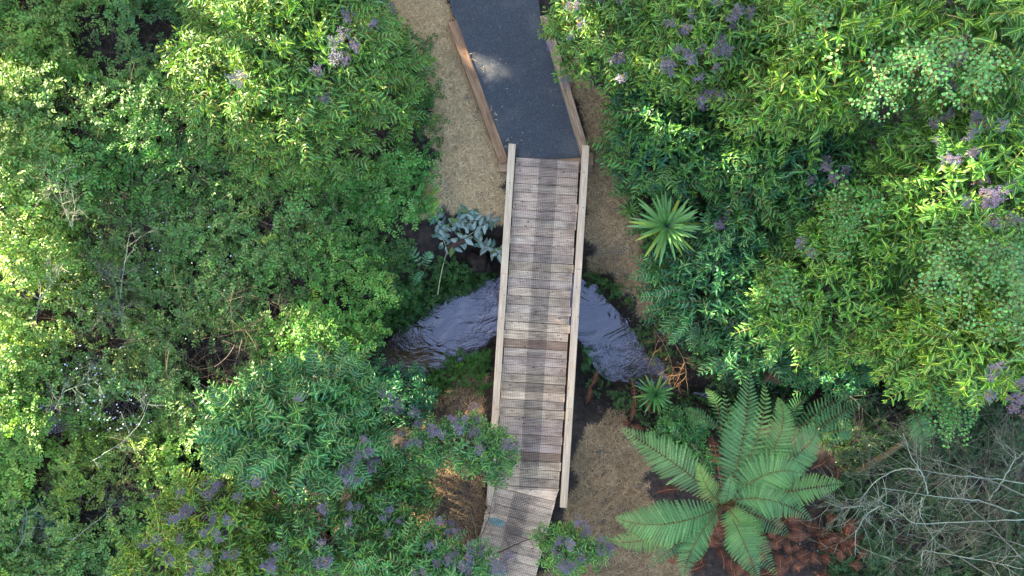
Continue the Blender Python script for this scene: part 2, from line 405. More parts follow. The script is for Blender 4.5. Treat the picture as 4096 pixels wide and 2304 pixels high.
tag(o, 'brown weathered timber edging on the left side of the asphalt path', 'edge board', 'timber edgings of the path')
straw_on_path = None
o = timber('edge_board', (2176,60), (2345,628), .15, .0, .19, 'sleeper', col=(1.15,1.12,1.02))
tag(o, 'pale mud-spotted timber edging on the right side of the asphalt path', 'edge board', 'timber edgings of the path')

# ------------------------------------------------------------------ the footbridge
B0, B1 = W(2196, 585, .1), W(2106, 2027, .1)
bdir = (B1-B0).normalized(); bn = Vector((-bdir.y, bdir.x, 0))          # bn points to the right-hand side of the picture
if bn.x < 0: bn = -bn
fb = thing('footbridge', ((B0+B1)/2)*1.0-Vector((0,0,.1)), 'timber footbridge with pale side rails and black netting over the muddy stream', 'footbridge')
org = fb.location.copy()
brot = math.atan2(bn.y, bn.x)
def on_bridge(s, x, z): return B0+bdir*s+bn*x+Vector((0, 0, z-.1))
def loc_part(name, me, s, x, z, rot=0, col=None, par=None, base=None):
    o = link(name, me, par or fb, col=col); o.location = on_bridge(s, x, z)-(base if base is not None else org); o.rotation_euler = (0, 0, brot+rot); return o
DL = (W(2103, 1957, 0)-W(2193, 632, 0)).length
s0 = (W(2193, 632, 0)-W(2196, 585, 0)).length
pw = .1455; npl = int(DL/pw)
for i in range(npl):
    ll = -.535-random.uniform(0, .02); rr = .525+random.choice([0, .01, .03])*random.random()
    g_ = random.uniform(.004, .009)
    me = mesh(box(ll, rr, -pw/2+g_/2, pw/2-g_/2, -.022, .022, bev=.004), 'plank', ['plank'])
    q = random.random(); br = random.uniform(.84, 1.08)
    col = (br, br*random.uniform(.93, 1.0), br*random.uniform(.88, 1.02))
    if i in (21, 34): col = (.66, .55, .48)
    if i in (19, 20, 27, 35, 36): col = (1.3, 1.26, 1.15)
    loc_part('plank', me, s0+(i+.5)*pw, 0, -.022+random.uniform(-.002, .002), random.uniform(-.003, .003), col)
RW = .118; off = .615
TLs = (B1-B0).length
cutsL = [0, .36*TLs, .735*TLs, 1.0*TLs+.02]; cutsR = [-.05, .335*TLs, .72*TLs, TLs-.03]
for side_, cuts in ((-1, cutsL), (1, cutsR)):
    for a, b in zip(cuts[:-1], cuts[1:]):
        L = b-a-.002
        me = mesh(box(-L/2, L/2, -RW/2, RW/2, -.03, .03, bev=.006), 'rail', ['rail'])
        br = random.uniform(.92, 1.08)
        o = loc_part('rail', me, (a+b)/2, side_*off, .10, -math.pi/2, (br, br*.985, br*.96))
        for q in np.arange(.25, L-.1, .62): 
            th = Vector(on_bridge(a+q, side_*off+random.uniform(-.02,.02), .131)); nails([th], fb)
    for s in np.arange(.3, TLs-.1, 1.15):      # spacer blocks that lift the rail off the deck
        me = bpy.data.meshes.get('spacer_block') or mesh(box(-.05, .05, -.11, .11, -.035, .035), 'spacer_block', ['beam'])
        loc_part('spacer_block', me, s, side_*off, .035)
for x in (-.42, 0, .42):
    L = TLs-.05; me = mesh(box(-L/2, L/2, -.045, .045, -.11, .11), 'bearer', ['beam'])
    loc_part('bearer', me, TLs/2+.05, x, -.16, -math.pi/2)
def netting(name, parent, L, x0, x1, cell, sh=0.0, seed=0, base=None, zz=.0, cy=.0256):
    r = random.Random(seed); ts = []; wv = .0026
    ns = int((x1-x0)/cell)+1; nl = int(L/cy)+1
    for i in range(ns):
        x = x0+i*cell; P = [(x+.004*math.sin(s*1.7+seed)+.003*math.sin(s*5+i), s) for s in np.linspace(0, L, 12)]
        for (xa, ya), (xb, yb) in zip(P[:-1], P[1:]):
            V = [(xa-wv/2, ya, zz), (xa+wv/2, ya, zz), (xb+wv/2, yb, zz), (xb-wv/2, yb, zz)]
            V += [(v[0], v[1], zz+.003) for v in V]
            ts.append(T(V, [(4,5,6),(4,6,7),(0,1,5),(0,5,4),(2,3,7),(2,7,6),(1,2,6),(1,6,5),(3,0,4),(3,4,7)]))
    for j in range(nl):
        y = j*cy; ya = y+sh*(x0)+.003*math.sin(j*.31+seed); yb = y+sh*(x1)+.003*math.sin(j*.23+seed)
        xe = x1+r.choice([0, 0, .006])
        V = [(x0, ya-wv/2, zz+.0005), (xe, yb-wv/2, zz+.0005), (xe, yb+wv/2, zz+.0005), (x0, ya+wv/2, zz+.0005)]
        V += [(v[0], v[1], zz+.0035) for v in V]
        ts.append(T(V, [(4,5,6),(4,6,7),(0,1,5),(0,5,4),(2,3,7),(2,7,6),(1,2,6),(1,6,5),(3,0,4),(3,4,7)]))
    t = cat(ts); t.V[:, 1] *= -1
    t.F = t.F[:, ::-1]
    return mesh(t, name, ['net'])
NL = DL-.03
for k_, (x0, x1, sh, zz) in enumerate(((-.535, .165, .006, .003), (-.135, .515, -.012, .0095))):
    o = link('netting', netting('netting', fb, NL, x0, x1, .0300, sh, k_, zz=zz), fb, col=(1,1,1))
    o.location = on_bridge(s0+.01, 0, .001)-org; o.rotation_euler = (0, 0, brot); o['kind'] = 'stuff'
# abutment sleepers at the path end, askew to the bridge
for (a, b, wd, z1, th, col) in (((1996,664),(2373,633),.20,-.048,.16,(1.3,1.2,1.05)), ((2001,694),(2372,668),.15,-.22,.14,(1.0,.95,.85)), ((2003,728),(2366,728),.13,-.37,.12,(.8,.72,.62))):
    o = timber('abutment_sleeper', a, b, wd, z1, th, 'sleeper', None, col, .008)
    tag(o, {-.048: 'pale crosswise sleeper at the asphalt end under the first bridge planks', -.22: 'second crosswise sleeper just below the top one at the path end', -.37: 'lowest short sleeper poking out under the bridge beside the dry hay'}[z1], 'sleeper', 'sleepers under the path end of the bridge')

# the approach boardwalk at the lower end
A0 = W(2098, 1962, -.005); A1 = W(2012, 2304, -.06)
bw = thing('boardwalk', A0, 'timber boardwalk ramp angled off the near end of the footbridge', 'boardwalk')
ad_ = (A1-A0).normalized(); an = Vector((-ad_.y, ad_.x, 0)).normalized()
if an.x < 0: an = -an
arot = math.atan2(an.y, an.x); AL = 2.75
def on_walk(s, x, z): return A0+ad_*s+an*x+Vector((0, 0, z))
for i in range(int(AL/pw)):
    if i == 0:   # first board cut to a wedge so that it meets the skewed bridge end
        V = [(-.535, .012, .022), (.535, .012, .022), (.535, -pw+.004, .022), (-.535, -pw+.004, .022)]
    me = mesh(box(-.54-random.uniform(0, .012), .54+random.uniform(0, .012), -pw/2+.003, pw/2-.003, -.022, .022, bev=.004), 'plank', ['plank'])
    br = random.uniform(.8, 1.2); col = (br, br*.96, br*.93)
    o = link('plank', me, bw, col=col); o.location = on_walk((i+.9)*pw, 0, -.024)-A0; o.rotation_euler = (0, 0, arot+random.uniform(-.003, .003))
# wedge board
a_ = on_bridge(s0+npl*pw+.006, -.535, 0); b_ = on_bridge(s0+npl*pw+.006, .535, 0); c_ = on_walk(.4*pw-.004, .54, 0); d_ = on_walk(.4*pw-.004, -.54, 0)
if True:
    V = [(p-A0)+Vector((0, 0, z)) for z in (-.046, -.002) for p in (a_, d_, c_, b_)]
    V = [(v[0], v[1], (-.046 if i < 4 else -.002)) for i, v in enumerate(V)]
    link('plank', mesh(T(V, [(0,2,1),(0,3,2),(4,5,6),(4,6,7),(0,1,5),(0,5,4),(1,2,6),(1,6,5),(2,3,7),(2,7,6),(3,0,4),(3,4,7)]), 'plank', ['plank']), bw, col=(1.1,1.05,1))
for k_, (x0, x1, sh, zz) in enumerate(((-.54, .15, .01, .004), (-.16, .53, -.02, .0105))):
    o = link('netting', netting('netting', bw, AL-.2, x0, x1, .0315, sh, k_+5, zz=zz), bw, col=(1,1,1))
    o.location = on_walk(.07, 0, 0)-A0; o.rotation_euler = (0, 0, arot); o['kind'] = 'stuff'
for x in (-.4, .4):
    me = mesh(box(-AL/2, AL/2, -.045, .045, -.1, .1), 'bearer', ['beam']); o = link('bearer', me, bw)
    o.location = on_walk(AL/2+.1, x, -.155)-A0; o.rotation_euler = (0, 0, arot-math.pi/2)
# faded turquoise paint left on one board
pm, n, l = newmat('faded_turquoise_paint'); tc = N(n, 'ShaderNodeTexCoord'); nz = noise(n, l, tc.outputs['Object'], 14, 5, .7)
finish(n, l, mixc(n, l, nz, (.05,.30,.25), (.42,.45,.38)), .8, .2); M['paint'] = pm
V = []; npts = 18
for i in range(npts):
    th = i*2*math.pi/npts; V.append((.155*math.cos(th)*(1+.12*math.sin(3*th)), .066*math.sin(th), 0))
t = T([(0, 0, 0)]+V, [(0, 1+i, 1+(i+1) % npts) for i in range(npts)])
o = link('paint_patch', mesh(t, 'paint_patch', ['paint']), bw); q = W(1986, 2095, 0); sP = (q-A0).dot(ad_); xP = (q-A0).dot(an)
o.location = on_walk((round(sP/pw-.4)+.4)*pw, xP, .0012+.0)-A0; o.rotation_euler = (0, 0, arot)

# ------------------------------------------------------------------ straw
def straw_patch(name, poly, dens, label, seedn, hi, lo):
    P = np.array(poly, float); x0, y0 = P.min(0)-60; x1, y1 = P.max(0)+60
    area = (x1-x0)*(y1-y0)*(.0043**2); n = int(area*dens)
    px = rng.uniform(x0, x1, n); py = rng.uniform(y0, y1, n)
    wx = px+70*(vnoise(px, py, .012, 3, 9)-.5)*2; wy = py+70*(vnoise(px, py, .012, 3, 11)-.5)*2
    thin = vnoise(px, py, .02, 3, 21)
    k = inpoly(wx, wy, poly) & (rng.random(n) < np.clip((thin-.22)*4.5, .12, 1)) & ((py < 1800) | (py > 0))
    # keep off the asphalt
    asph = inpoly(px, py, [(1800,-500),(1830,90),(2040,640),(2040,690),(2370,690),(2350,560),(2190,110),(2150,-500)])
    k &= ~asph | (rng.random(n) < .03)
    px, py = px[k], py[k]; n = len(px); on_a = asph[k]
    p = terr_px(px, py); p[:, 2] += rng.random(n)**1.5*.07
    p[on_a] = Wn(px[on_a], py[on_a], np.full(on_a.sum(), -.012)); 
    az = rng.uniform(0, 2*math.pi, n) + 0; L = rng.uniform(.05, .17, n); wd = rng.uniform(.0035, .0075, n)
    d = np.stack([np.cos(az), np.sin(az), rng.normal(0, .10, n)], -1)
    d[on_a, 2] = 0; L[on_a] *= .6
    s = np.stack([-np.sin(az), np.cos(az), 0*az], -1); cv = rng.normal(0, .18, n)[:, None]
    a = p-d*L[:, None]/2; b = p+s*L[:, None]*cv*.5+[0, 0, .006]; c = p+d*L[:, None]/2+s*L[:, None]*cv*0
    ws = s*wd[:, None]/2
    V = np.stack([a-ws, a+ws, b-ws, b+ws, c-ws*.5, c+ws*.5], 1).reshape(-1, 3)
    f = np.array([(0,2,1),(1,2,3),(2,4,3),(3,4,5)]); Fc = (f[None]+(np.arange(n)*6)[:, None, None]).reshape(-1, 3)
    tn = lo+(np.array(hi)-lo)*rng.random((n, 1)); tn = tn*rng.uniform(.55, 1.2, (n, 1))
    t = T(V, Fc, None, 0, np.repeat(tn, 6, 0))
    o = link(name, mesh(t, name, ['straw']), col=(1, 1, 1)); tag(o, label, 'dry straw', None, 'stuff')
straw_patch('straw', DRY[0], 6000, 'thick pale straw mulch left of the asphalt path and bridge', 0, (1.25, 1.2, 1.1), np.array((.8, .7, .55)))
straw_patch('straw', DRY[1], 4600, 'dull straw strip along the right side of the bridge', 1, (.85, .80, .74), np.array((.45, .38, .30)))
straw_patch('straw', DRY[2], 3800, 'greyish straw on the bank between bridge and tree fern', 2, (.72, .66, .60), np.array((.30, .25, .20)))
straw_patch('straw', DRY[3], 1800, 'thin brown straw on the bank left of the near bridge end', 3, (.8, .7, .6), np.array((.4, .32, .26)))

# ------------------------------------------------------------------ leaves and leafy shoots
def leaf_T(w, droop, fold, n=3, shape='lance'):
    ts = np.linspace(0, 1, n+1)
    prof = {'lance': lambda t: math.sin(math.pi*t**.8)**.8, 'ovate': lambda t: math.sin(math.pi*t**.62)**.75, 'round': lambda t: math.sqrt(max(0, 1-(2*t-1)**2)), 'sword': lambda t: (1-t)**.45*min(1, .55+t*2)}[shape]
    V = []; U = []; Fc = []; rows = []
    for i, t in enumerate(ts):
        x = t*(1-.22*droop*t); z = -droop*t*t*.55+.0
        hw = w/2*prof(float(t)) if 0 < i < n else (w*.28 if shape == 'sword' and i == 0 else 0)
        if hw == 0: rows.append((len(V),)); V.append((x, 0, z)); U.append((.0, t, 0))
        else:
            b = len(V); V += [(x, 0, z), (x, hw, z+fold*hw), (x, -hw, z+fold*hw)]; U += [(0, t, 0), (1, t, 0), (1, t, 0)]; rows.append((b, b+1, b+2))
    for a, b in zip(rows[:-1], rows[1:]):
        if len(a) == 1: Fc += [(a[0], b[0], b[1]), (a[0], b[2], b[0])]
        elif len(b) == 1: Fc += [(a[0], b[0], a[1]), (a[0], a[2], b[0])]
        else: Fc += [(a[0], b[0], b[1]), (a[0], b[1], a[1]), (a[0], a[2], b[2]), (a[0], b[2], b[0])]
    return T(V, Fc, U)
LEAF = {'lance': [leaf_T(.31, d, f) for d, f in ((.3, .5), (.6, .6), (1.0, .5), (.8, .9))],
        'broad': [leaf_T(.42, d, f, 3, 'ovate') for d, f in ((.2, .4), (.5, .45), (.9, .5), (.6, .7))],
        'mid': [leaf_T(.34, d, f) for d, f in ((.2, .45), (.5, .6), (.9, .5), (.6, .8))],
        'round': [leaf_T(.8, d, f, 4, 'round') for d, f in ((.1, .2), (.3, .25), (.5, .2))],
        'small': [leaf_T(.62, d, f, 2, 'lance') for d, f in ((.1, .3), (.4, .4), (.5, .2))]}
_leafmesh = {}
def leafmesh(kind, vi, mat):
    k = (kind, vi, mat)
    if k not in _leafmesh: _leafmesh[k] = mesh(LEAF[kind][vi], 'leaf', [mat])
    return _leafmesh[k]
class Shoot: pass
def make_shoot(kind, L, nodes, leafL, star, sag, seed, tipcol=(1.35, 1.25, .85), ang0=62):
    """a stem along +x carrying opposite leaves; star: whorled, for shoots seen end on"""
    r = random.Random(seed); s = Shoot(); P = []; nl = 7
    for i in range(nl):
        t = i/(nl-1); P.append((L*t*(1-.1*sag*t), .03*math.sin(seed+2*t)*L, -sag*L*.45*t*t))
    P = np.array(P); s.P = P; s.leaves = []
    for i in range(nodes):
        t = .12+.88*i/(nodes-1); j = min(nl-2, int(t*(nl-1))); f = t*(nl-1)-j; p = P[j]*(1-f)+P[j+1]*f
        ax = P[j+1]-P[j]; ax /= np.linalg.norm(ax)
        tip = i == nodes-1; ll = leafL*(1.0 if t < .75 else 1.05-.5*(t-.75)/.25*(.6 if star else 1))*r.uniform(.85, 1.12)
        for q in ((0, 1, 2) if tip else (0, 1)):
            roll = q*math.pi+(math.pi/2*(i % 2) if star else r.gauss(0, .42)); a = R(ang0 if not tip else 28)*r.uniform(.85, 1.12)
            if tip and q == 2: a = .1
            if star: roll += r.gauss(0, .2); a *= 1.12
            sd = np.array((0, math.cos(roll), math.sin(roll)+(0 if star else .12)))
            side = sd-ax*(sd@ax); side /= np.linalg.norm(side)+1e-9
            d = ax*math.cos(a)+side*math.sin(a)
            up = np.array((0, 0, 1.0)) if not star else ax*1.0
            up = up-d*(up@d)+np.array([r.gauss(0, .30) for _ in range(3)])
            m = frame(p, d, up, ll)[0]
            br = r.uniform(.78, 1.2); tc = np.array((br*r.uniform(.85, 1.2), br, br*r.uniform(.8, 1.15)))
            if t > .82: tc = tc*np.array(tipcol)
            s.leaves.append((m, r.randrange(len(LEAF[kind])), tc))
    s.kind = kind
    return s
def shoot_T(s, stem_mi=1):
    ts = []
    for vi in range(len(LEAF[s.kind])):
        sel = [(m, c) for m, v, c in s.leaves if v == vi]
        if sel: ts.append(inst(LEAF[s.kind][vi], np.array([m for m, c in sel]), np.array([c for m, c in sel])))
    s.stemT = tube(s.P, np.linspace(.0055, .002, len(s.P)), 3, stem_mi)
    return cat(ts+[s.stemT])
# kinds of foliage: templates of shoots, flat (seen from the side) and star (seen end on)
FOL = {}
def foliage_kind(key, kind, mat, stem, L, nodes, leafL, sag, tip=(1.35,1.25,.85), n=4, ang=62):
    fl = [make_shoot(kind, L*f, nodes, leafL, False, sag*g, 10*i+1, tip, ang) for i, (f, g) in enumerate(((1, 1), (.85, .5), (1.15, 1.3), (.95, .8))[:n])]
    st = [make_shoot(kind, L*f*1.15, max(5, nodes-1), leafL*1.08, True, .15, 10*i+5, tip, 72) for i, f in enumerate((.5, .62, .42))]
    FOL[key] = dict(kind=kind, mat=mat, stem=stem, flat=[(s, shoot_T(s)) for s in fl], star=[(s, shoot_T(s)) for s in st], mesh={})
foliage_kind('long', 'lance', 'leaf_long', 'stem', .42, 7, .140, .45)
foliage_kind('crescent', 'mid', 'leaf_long', 'stem_pale', .54, 8, .160, .6, (1.5,1.35,.9))
foliage_kind('broad', 'broad', 'leaf_broad', 'stem_pale', .50, 9, .130, .35, (1.15,1.15,.95), ang=66)
foliage_kind('mixed', 'mid', 'leaf_broad', 'stem', .34, 6, .115, .3, (1.35,1.3,.8))
foliage_kind('dark', 'mid', 'leaf_dark', 'stem', .40, 7, .125, .4, (1.3,1.3,1.0))
foliage_kind('glossy', 'mid', 'leaf_dark', 'stem', .24, 6, .080, .3, (1.5,1.4,.9))
for f in FOL.values():
    for g_ in ('flat', 'star'):
        f['mesh'][g_] = [mesh(t, 'leafy_shoot', [f['mat'], f['stem']]) for s, t in f[g_]]
        f['mesh'][g_+'s'] = [mesh(T(s.stemT.V, s.stemT.F), 'stem', [f['stem']]) for s, t in f[g_]]
# berry panicles
def panicle(seed):
    r = random.Random(seed); ts = []; bp = []
    for i in range(15):
        t = .15+.85*i/14; base = np.array((.13*t, 0, .03*math.sin(t*2))); az = r.uniform(0, 2*math.pi); ln = .075*(1.25-t*.75)
        e = base+np.array((.035, math.cos(az)*ln, math.sin(az)*ln*.8)); ts.append(tube(np.stack([base, (base+e)/2+.004, e]), [.0014, .0012, .0009], 3, 1))
        for q in range(10):
            f = .35+.65*q/9; b = base+(e-base)*f; bp.append(b+np.array([r.gauss(0, .008) for _ in range(3)]))
    ts.append(tube([(0, 0, 0), (.07, 0, .02), (.15, 0, .02)], [.0022, .0018, .001], 3, 1))
    o = np.array([(1,0,0),(-1,0,0),(0,1,0),(0,-1,0),(0,0,1),(0,0,-1)])*.0048
    oc = T(o, [(0,2,4),(2,1,4),(1,3,4),(3,0,4),(2,0,5),(1,2,5),(3,1,5),(0,3,5)])
    m = np.tile(np.eye(4), (len(bp), 1, 1)); m[:, :3, 3] = bp; sc_ = np.array([r.uniform(.7, 1.25) for _ in bp]); m[:, :3, :3] *= sc_[:, None, None]
    return mesh(cat([inst(oc, m)]+ts), 'berry_cluster', ['berry', 'berry_stem'])
PAN = [panicle(i) for i in range(4)]

def to_obj(o, m4):
    M4 = Matrix([list(map(float, r)) for r in m4]); o.matrix_local = M4

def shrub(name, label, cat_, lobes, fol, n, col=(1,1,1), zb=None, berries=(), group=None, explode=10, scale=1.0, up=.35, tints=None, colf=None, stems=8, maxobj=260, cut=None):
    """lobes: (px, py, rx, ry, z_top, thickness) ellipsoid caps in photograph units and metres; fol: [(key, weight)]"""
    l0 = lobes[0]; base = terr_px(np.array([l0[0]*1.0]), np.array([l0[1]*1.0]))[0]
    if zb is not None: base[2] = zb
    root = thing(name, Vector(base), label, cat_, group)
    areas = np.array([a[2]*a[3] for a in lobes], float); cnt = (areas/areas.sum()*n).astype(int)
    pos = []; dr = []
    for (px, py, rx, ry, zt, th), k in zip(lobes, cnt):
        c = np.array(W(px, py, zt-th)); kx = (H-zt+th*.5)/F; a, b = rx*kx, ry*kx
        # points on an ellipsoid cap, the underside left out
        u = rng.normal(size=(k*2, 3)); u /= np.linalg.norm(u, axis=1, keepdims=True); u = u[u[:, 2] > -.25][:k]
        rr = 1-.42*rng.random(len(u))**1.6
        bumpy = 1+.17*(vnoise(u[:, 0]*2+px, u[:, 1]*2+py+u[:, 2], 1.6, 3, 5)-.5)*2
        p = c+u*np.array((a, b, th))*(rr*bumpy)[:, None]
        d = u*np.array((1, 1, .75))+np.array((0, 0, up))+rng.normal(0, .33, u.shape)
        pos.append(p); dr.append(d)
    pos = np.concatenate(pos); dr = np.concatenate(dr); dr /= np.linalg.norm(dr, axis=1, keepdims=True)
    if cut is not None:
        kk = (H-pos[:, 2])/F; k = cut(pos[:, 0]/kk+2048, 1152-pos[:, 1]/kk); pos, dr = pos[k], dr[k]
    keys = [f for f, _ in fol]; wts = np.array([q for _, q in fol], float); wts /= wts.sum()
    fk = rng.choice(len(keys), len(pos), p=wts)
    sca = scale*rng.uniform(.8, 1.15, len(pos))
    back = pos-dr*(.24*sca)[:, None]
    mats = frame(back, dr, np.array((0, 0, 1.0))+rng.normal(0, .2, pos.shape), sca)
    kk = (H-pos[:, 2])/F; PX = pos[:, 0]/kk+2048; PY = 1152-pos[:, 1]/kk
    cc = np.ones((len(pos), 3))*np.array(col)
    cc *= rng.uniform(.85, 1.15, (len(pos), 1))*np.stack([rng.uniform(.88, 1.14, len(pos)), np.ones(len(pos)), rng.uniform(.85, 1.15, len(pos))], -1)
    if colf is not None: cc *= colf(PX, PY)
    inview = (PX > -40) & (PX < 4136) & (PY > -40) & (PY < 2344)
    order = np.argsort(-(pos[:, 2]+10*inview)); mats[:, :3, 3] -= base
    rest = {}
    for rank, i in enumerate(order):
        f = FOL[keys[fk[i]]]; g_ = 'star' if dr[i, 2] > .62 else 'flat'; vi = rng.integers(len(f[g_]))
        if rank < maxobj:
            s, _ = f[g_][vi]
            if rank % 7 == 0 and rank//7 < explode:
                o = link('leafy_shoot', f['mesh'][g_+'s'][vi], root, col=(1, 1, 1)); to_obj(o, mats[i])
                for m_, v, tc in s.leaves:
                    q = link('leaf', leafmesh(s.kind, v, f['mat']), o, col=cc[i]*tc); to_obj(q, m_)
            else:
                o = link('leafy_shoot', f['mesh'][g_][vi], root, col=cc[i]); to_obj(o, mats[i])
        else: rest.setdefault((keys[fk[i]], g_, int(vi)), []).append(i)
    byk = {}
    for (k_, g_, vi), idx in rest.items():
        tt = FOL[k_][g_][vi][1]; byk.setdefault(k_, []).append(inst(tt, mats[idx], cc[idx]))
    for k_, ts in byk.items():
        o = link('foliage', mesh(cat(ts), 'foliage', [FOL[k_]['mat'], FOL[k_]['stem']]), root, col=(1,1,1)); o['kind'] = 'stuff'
    # limbs from the ground to the shoots
    ts = []; sel = rng.choice(len(pos), min(stems*3, len(pos)), replace=False)
    for i in sel[:stems*3]:
        e = back[i]-base; a = np.array((rng.normal(0, .08), rng.normal(0, .08), -.1)); mid = np.array((e[0]*.35, e[1]*.35, max(.1, e[2]*.75)))
        ts.append(tube(bez(a, mid, e, 8), np.linspace(.022, .005, 8), 5))
    link('limbs', mesh(cat(ts), 'limbs', ['bark'], False), root)
    for (bx, by, sp, nb) in berries:
        for q in range(nb):
            x_, y_ = bx+rng.normal(0, sp), by+rng.normal(0, sp)
            # height of the crown above that spot
            near = np.argmin((PX-x_)**2+(PY-y_)**2 - 2500*pos[:, 2])
            z_ = pos[near, 2]+.16
            P_ = np.array(W(x_, y_, float(z_)))-base
            d_ = np.array((rng.normal(0, .6), rng.normal(0, .6), .55)); m_ = frame(P_, d_, (0, 0, 1), rng.uniform(1.0, 1.5))[0]
            o = link('berry_cluster', PAN[rng.integers(4)], root, col=tuple(np.array((1,1,1))*rng.uniform(.6, 1.15))); to_obj(o, m_)
    return root

SH = []
G1 = 'glossy broadleaf shrubs with purple berries'
warm = lambda x0, s, a=(1.5,1.3,.95), b=(.85,.95,1.05): (lambda px, py: b+(np.array(a)-b)*np.clip((x0-px)/s+.5, 0, 1)[:, None])
shrub('leafy_shrub', 'big round shrub with narrow leaves left of the asphalt path, yellow-green on its left half', 'shrub',
      [(1180,200,470,470,2.9,1.5), (1240,180,330,300,2.75,.5), (1560,330,150,240,1.7,.9), (1200,560,330,170,1.9,.9), (860,330,190,200,2.2,.9)], [('long', 1)], 1500, (1.15,1.1,.95), None,
      [(1420,190,60,7), (1370,290,35,3), (1000,270,15,2), (1270,400,15,1), (1480,60,50,4)], G1, 12, .92)
shrub('leafy_shrub', 'lime-leaved shrub leaning over the right edge of the asphalt path', 'shrub',
      [(2440,120,250,230,2.2,1.1), (2330,50,130,100,1.7,.6), (2620,230,190,170,2.0,.9)], [('long', .7), ('mixed', .3)], 560, (1.15,1.1,.9), None,
      [(2270,70,35,4), (2210,200,8,1), (2285,345,10,1), (2480,250,30,3), (2390,15,40,4)], G1, 12, .95)
shrub('leafy_shrub', 'shrub at the top edge crowned with many purple-grey berry sprays', 'shrub',
      [(2830,170,300,260,2.9,1.3)], [('long', .8), ('mixed', .2)], 520, (1.05,1.08,.9), None,
      [(2780,60,60,8), (2700,230,40,6), (2880,200,60,7), (2810,380,45,7), (2960,110,40,5)], G1, 12)
shrub('leafy_shrub', 'tall sunlit yellow-green shrub between berry sprays and round-leaved vine', 'shrub',
      [(3250,230,290,280,3.7,1.6), (3130,400,200,150,3.1,1.0)], [('long', .5), ('crescent', .5)], 560, (1.2,1.18,.85), None, [], G1, 12)
shrub('leafy_shrub', 'tall shrub with long crescent leaves filling the top right corner', 'shrub',
      [(3800,140,380,330,4.1,1.8)], [('crescent', 1)], 480, (1.05,1.1,.9), None, [(3780,330,30,3)], G1, 12)
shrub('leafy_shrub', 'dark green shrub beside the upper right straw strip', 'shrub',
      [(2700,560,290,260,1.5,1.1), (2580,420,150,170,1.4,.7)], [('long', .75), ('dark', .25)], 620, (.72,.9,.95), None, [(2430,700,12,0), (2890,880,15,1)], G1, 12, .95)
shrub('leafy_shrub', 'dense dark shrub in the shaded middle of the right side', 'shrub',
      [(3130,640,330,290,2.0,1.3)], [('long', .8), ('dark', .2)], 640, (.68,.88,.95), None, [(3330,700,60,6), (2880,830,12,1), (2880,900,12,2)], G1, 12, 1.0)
shrub('leafy_shrub', 'low dark broad-leaved shrub between cabbage tree and stream', 'shrub',
      [(2830,1130,250,260,.9,.9), (2930,980,230,160,1.2,.9), (2980,1380,190,120,.6,.6)], [('dark', .7), ('broad', .3)], 640, (1.0,1.1,1.1), None, [], G1, 12)
shrub('leafy_shrub', 'shrub with arching fishbone shoots above the tree fern', 'shrub',
      [(3330,1150,290,270,2.1,1.2), (3120,1280,130,110,1.7,.6), (3500,900,200,170,2.6,.9)], [('long', .75), ('crescent', .25)], 640, (.95,1.08,.9), None, [(3210,990,15,2)], G1, 12)
shrub('leafy_shrub', 'tall shrub with pale curled leaves and berry sprays at the right edge', 'shrub',
      [(3830,760,300,330,3.5,1.5)], [('crescent', 1)], 460, (.95,1.08,.9), None, [(3850,560,70,14), (3800,500,60,5), (3950,830,45,9), (3900,760,30,4)], G1, 12)
shrub('leafy_shrub', 'yellow-green drooping shrub above the bare lichened branches', 'shrub',
      [(3780,1400,240,200,3.0,1.2), (4020,1330,150,200,3.1,1.1), (3600,1330,150,140,2.4,.8)], [('crescent', .6), ('long', .4)], 460, (1.1,1.15,.85), None, [(4040,1570,35,8), (4000,1480,20,2)], G1, 12)
shrub('leafy_shrub', 'shrub with arching bluish-green shoots and pale stems left of the bridge', 'shrub',
      [(1230,1720,330,240,2.2,1.1), (1050,1700,220,200,1.9,.7), (1330,1560,180,150,1.9,.6)], [('broad', 1)], 560, (.95,1.02,.85), None,
      [(1210,1590,12,1), (1420,1890,45,9), (1480,1830,40,5), (1540,1640,30,4), (1040,1890,18,2), (1380,2010,40,5)], G1, 14, 1.05, .2)
shrub('leafy_shrub', 'yellowing shrub thick with berry sprays in the lower left', 'shrub',
      [(870,2080,260,200,2.0,1.0), (650,2260,190,120,1.6,.7), (1000,2270,200,100,1.7,.6)], [('long', .6), ('mixed', .4)], 520, (1.45,1.2,.75), None,
      [(850,1930,40,6), (720,2050,50,8), (640,2180,30,4), (900,2010,45,5), (840,2200,60,8), (1080,2250,30,5)], G1, 12, .95)
shrub('leafy_shrub', 'mid-green shrub at the bottom edge between yellowing shrub and bridge', 'shrub',
      [(1300,2150,260,170,1.6,.9), (1560,2000,170,150,1.2,.7)], [('mixed', .8), ('long', .2)], 400, (1.0,1.05,.9), None, [(1280,2230,30,4), (1590,2080,40,4)], G1, 12)
shrub('leafy_shrub', 'berried shrub overhanging the left rail near the bridge end', 'shrub',
      [(1830,1770,200,110,1.5,.55), (1980,1830,85,120,1.3,.5), (1660,1830,120,90,1.2,.5)], [('mixed', 1)], 330, (1.0,1.08,.9), None,
      [(1760,1690,45,8), (1880,1700,40,6), (2040,1780,20,3), (1650,1760,40,5), (1600,1680,25,2)], G1, 14, .82)
shrub('leafy_shrub', 'bushy green shrub at the bottom edge left of the boardwalk', 'shrub',
      [(1640,2220,240,130,1.7,.8), (1850,2260,150,80,1.5,.5)], [('mixed', .6), ('broad', .4)], 320, (1.05,1.1,.85), None,
      [(1850,2200,40,7), (1950,2240,50,9), (1760,2120,30,4), (1700,2290,40,5)], G1, 12, .9)
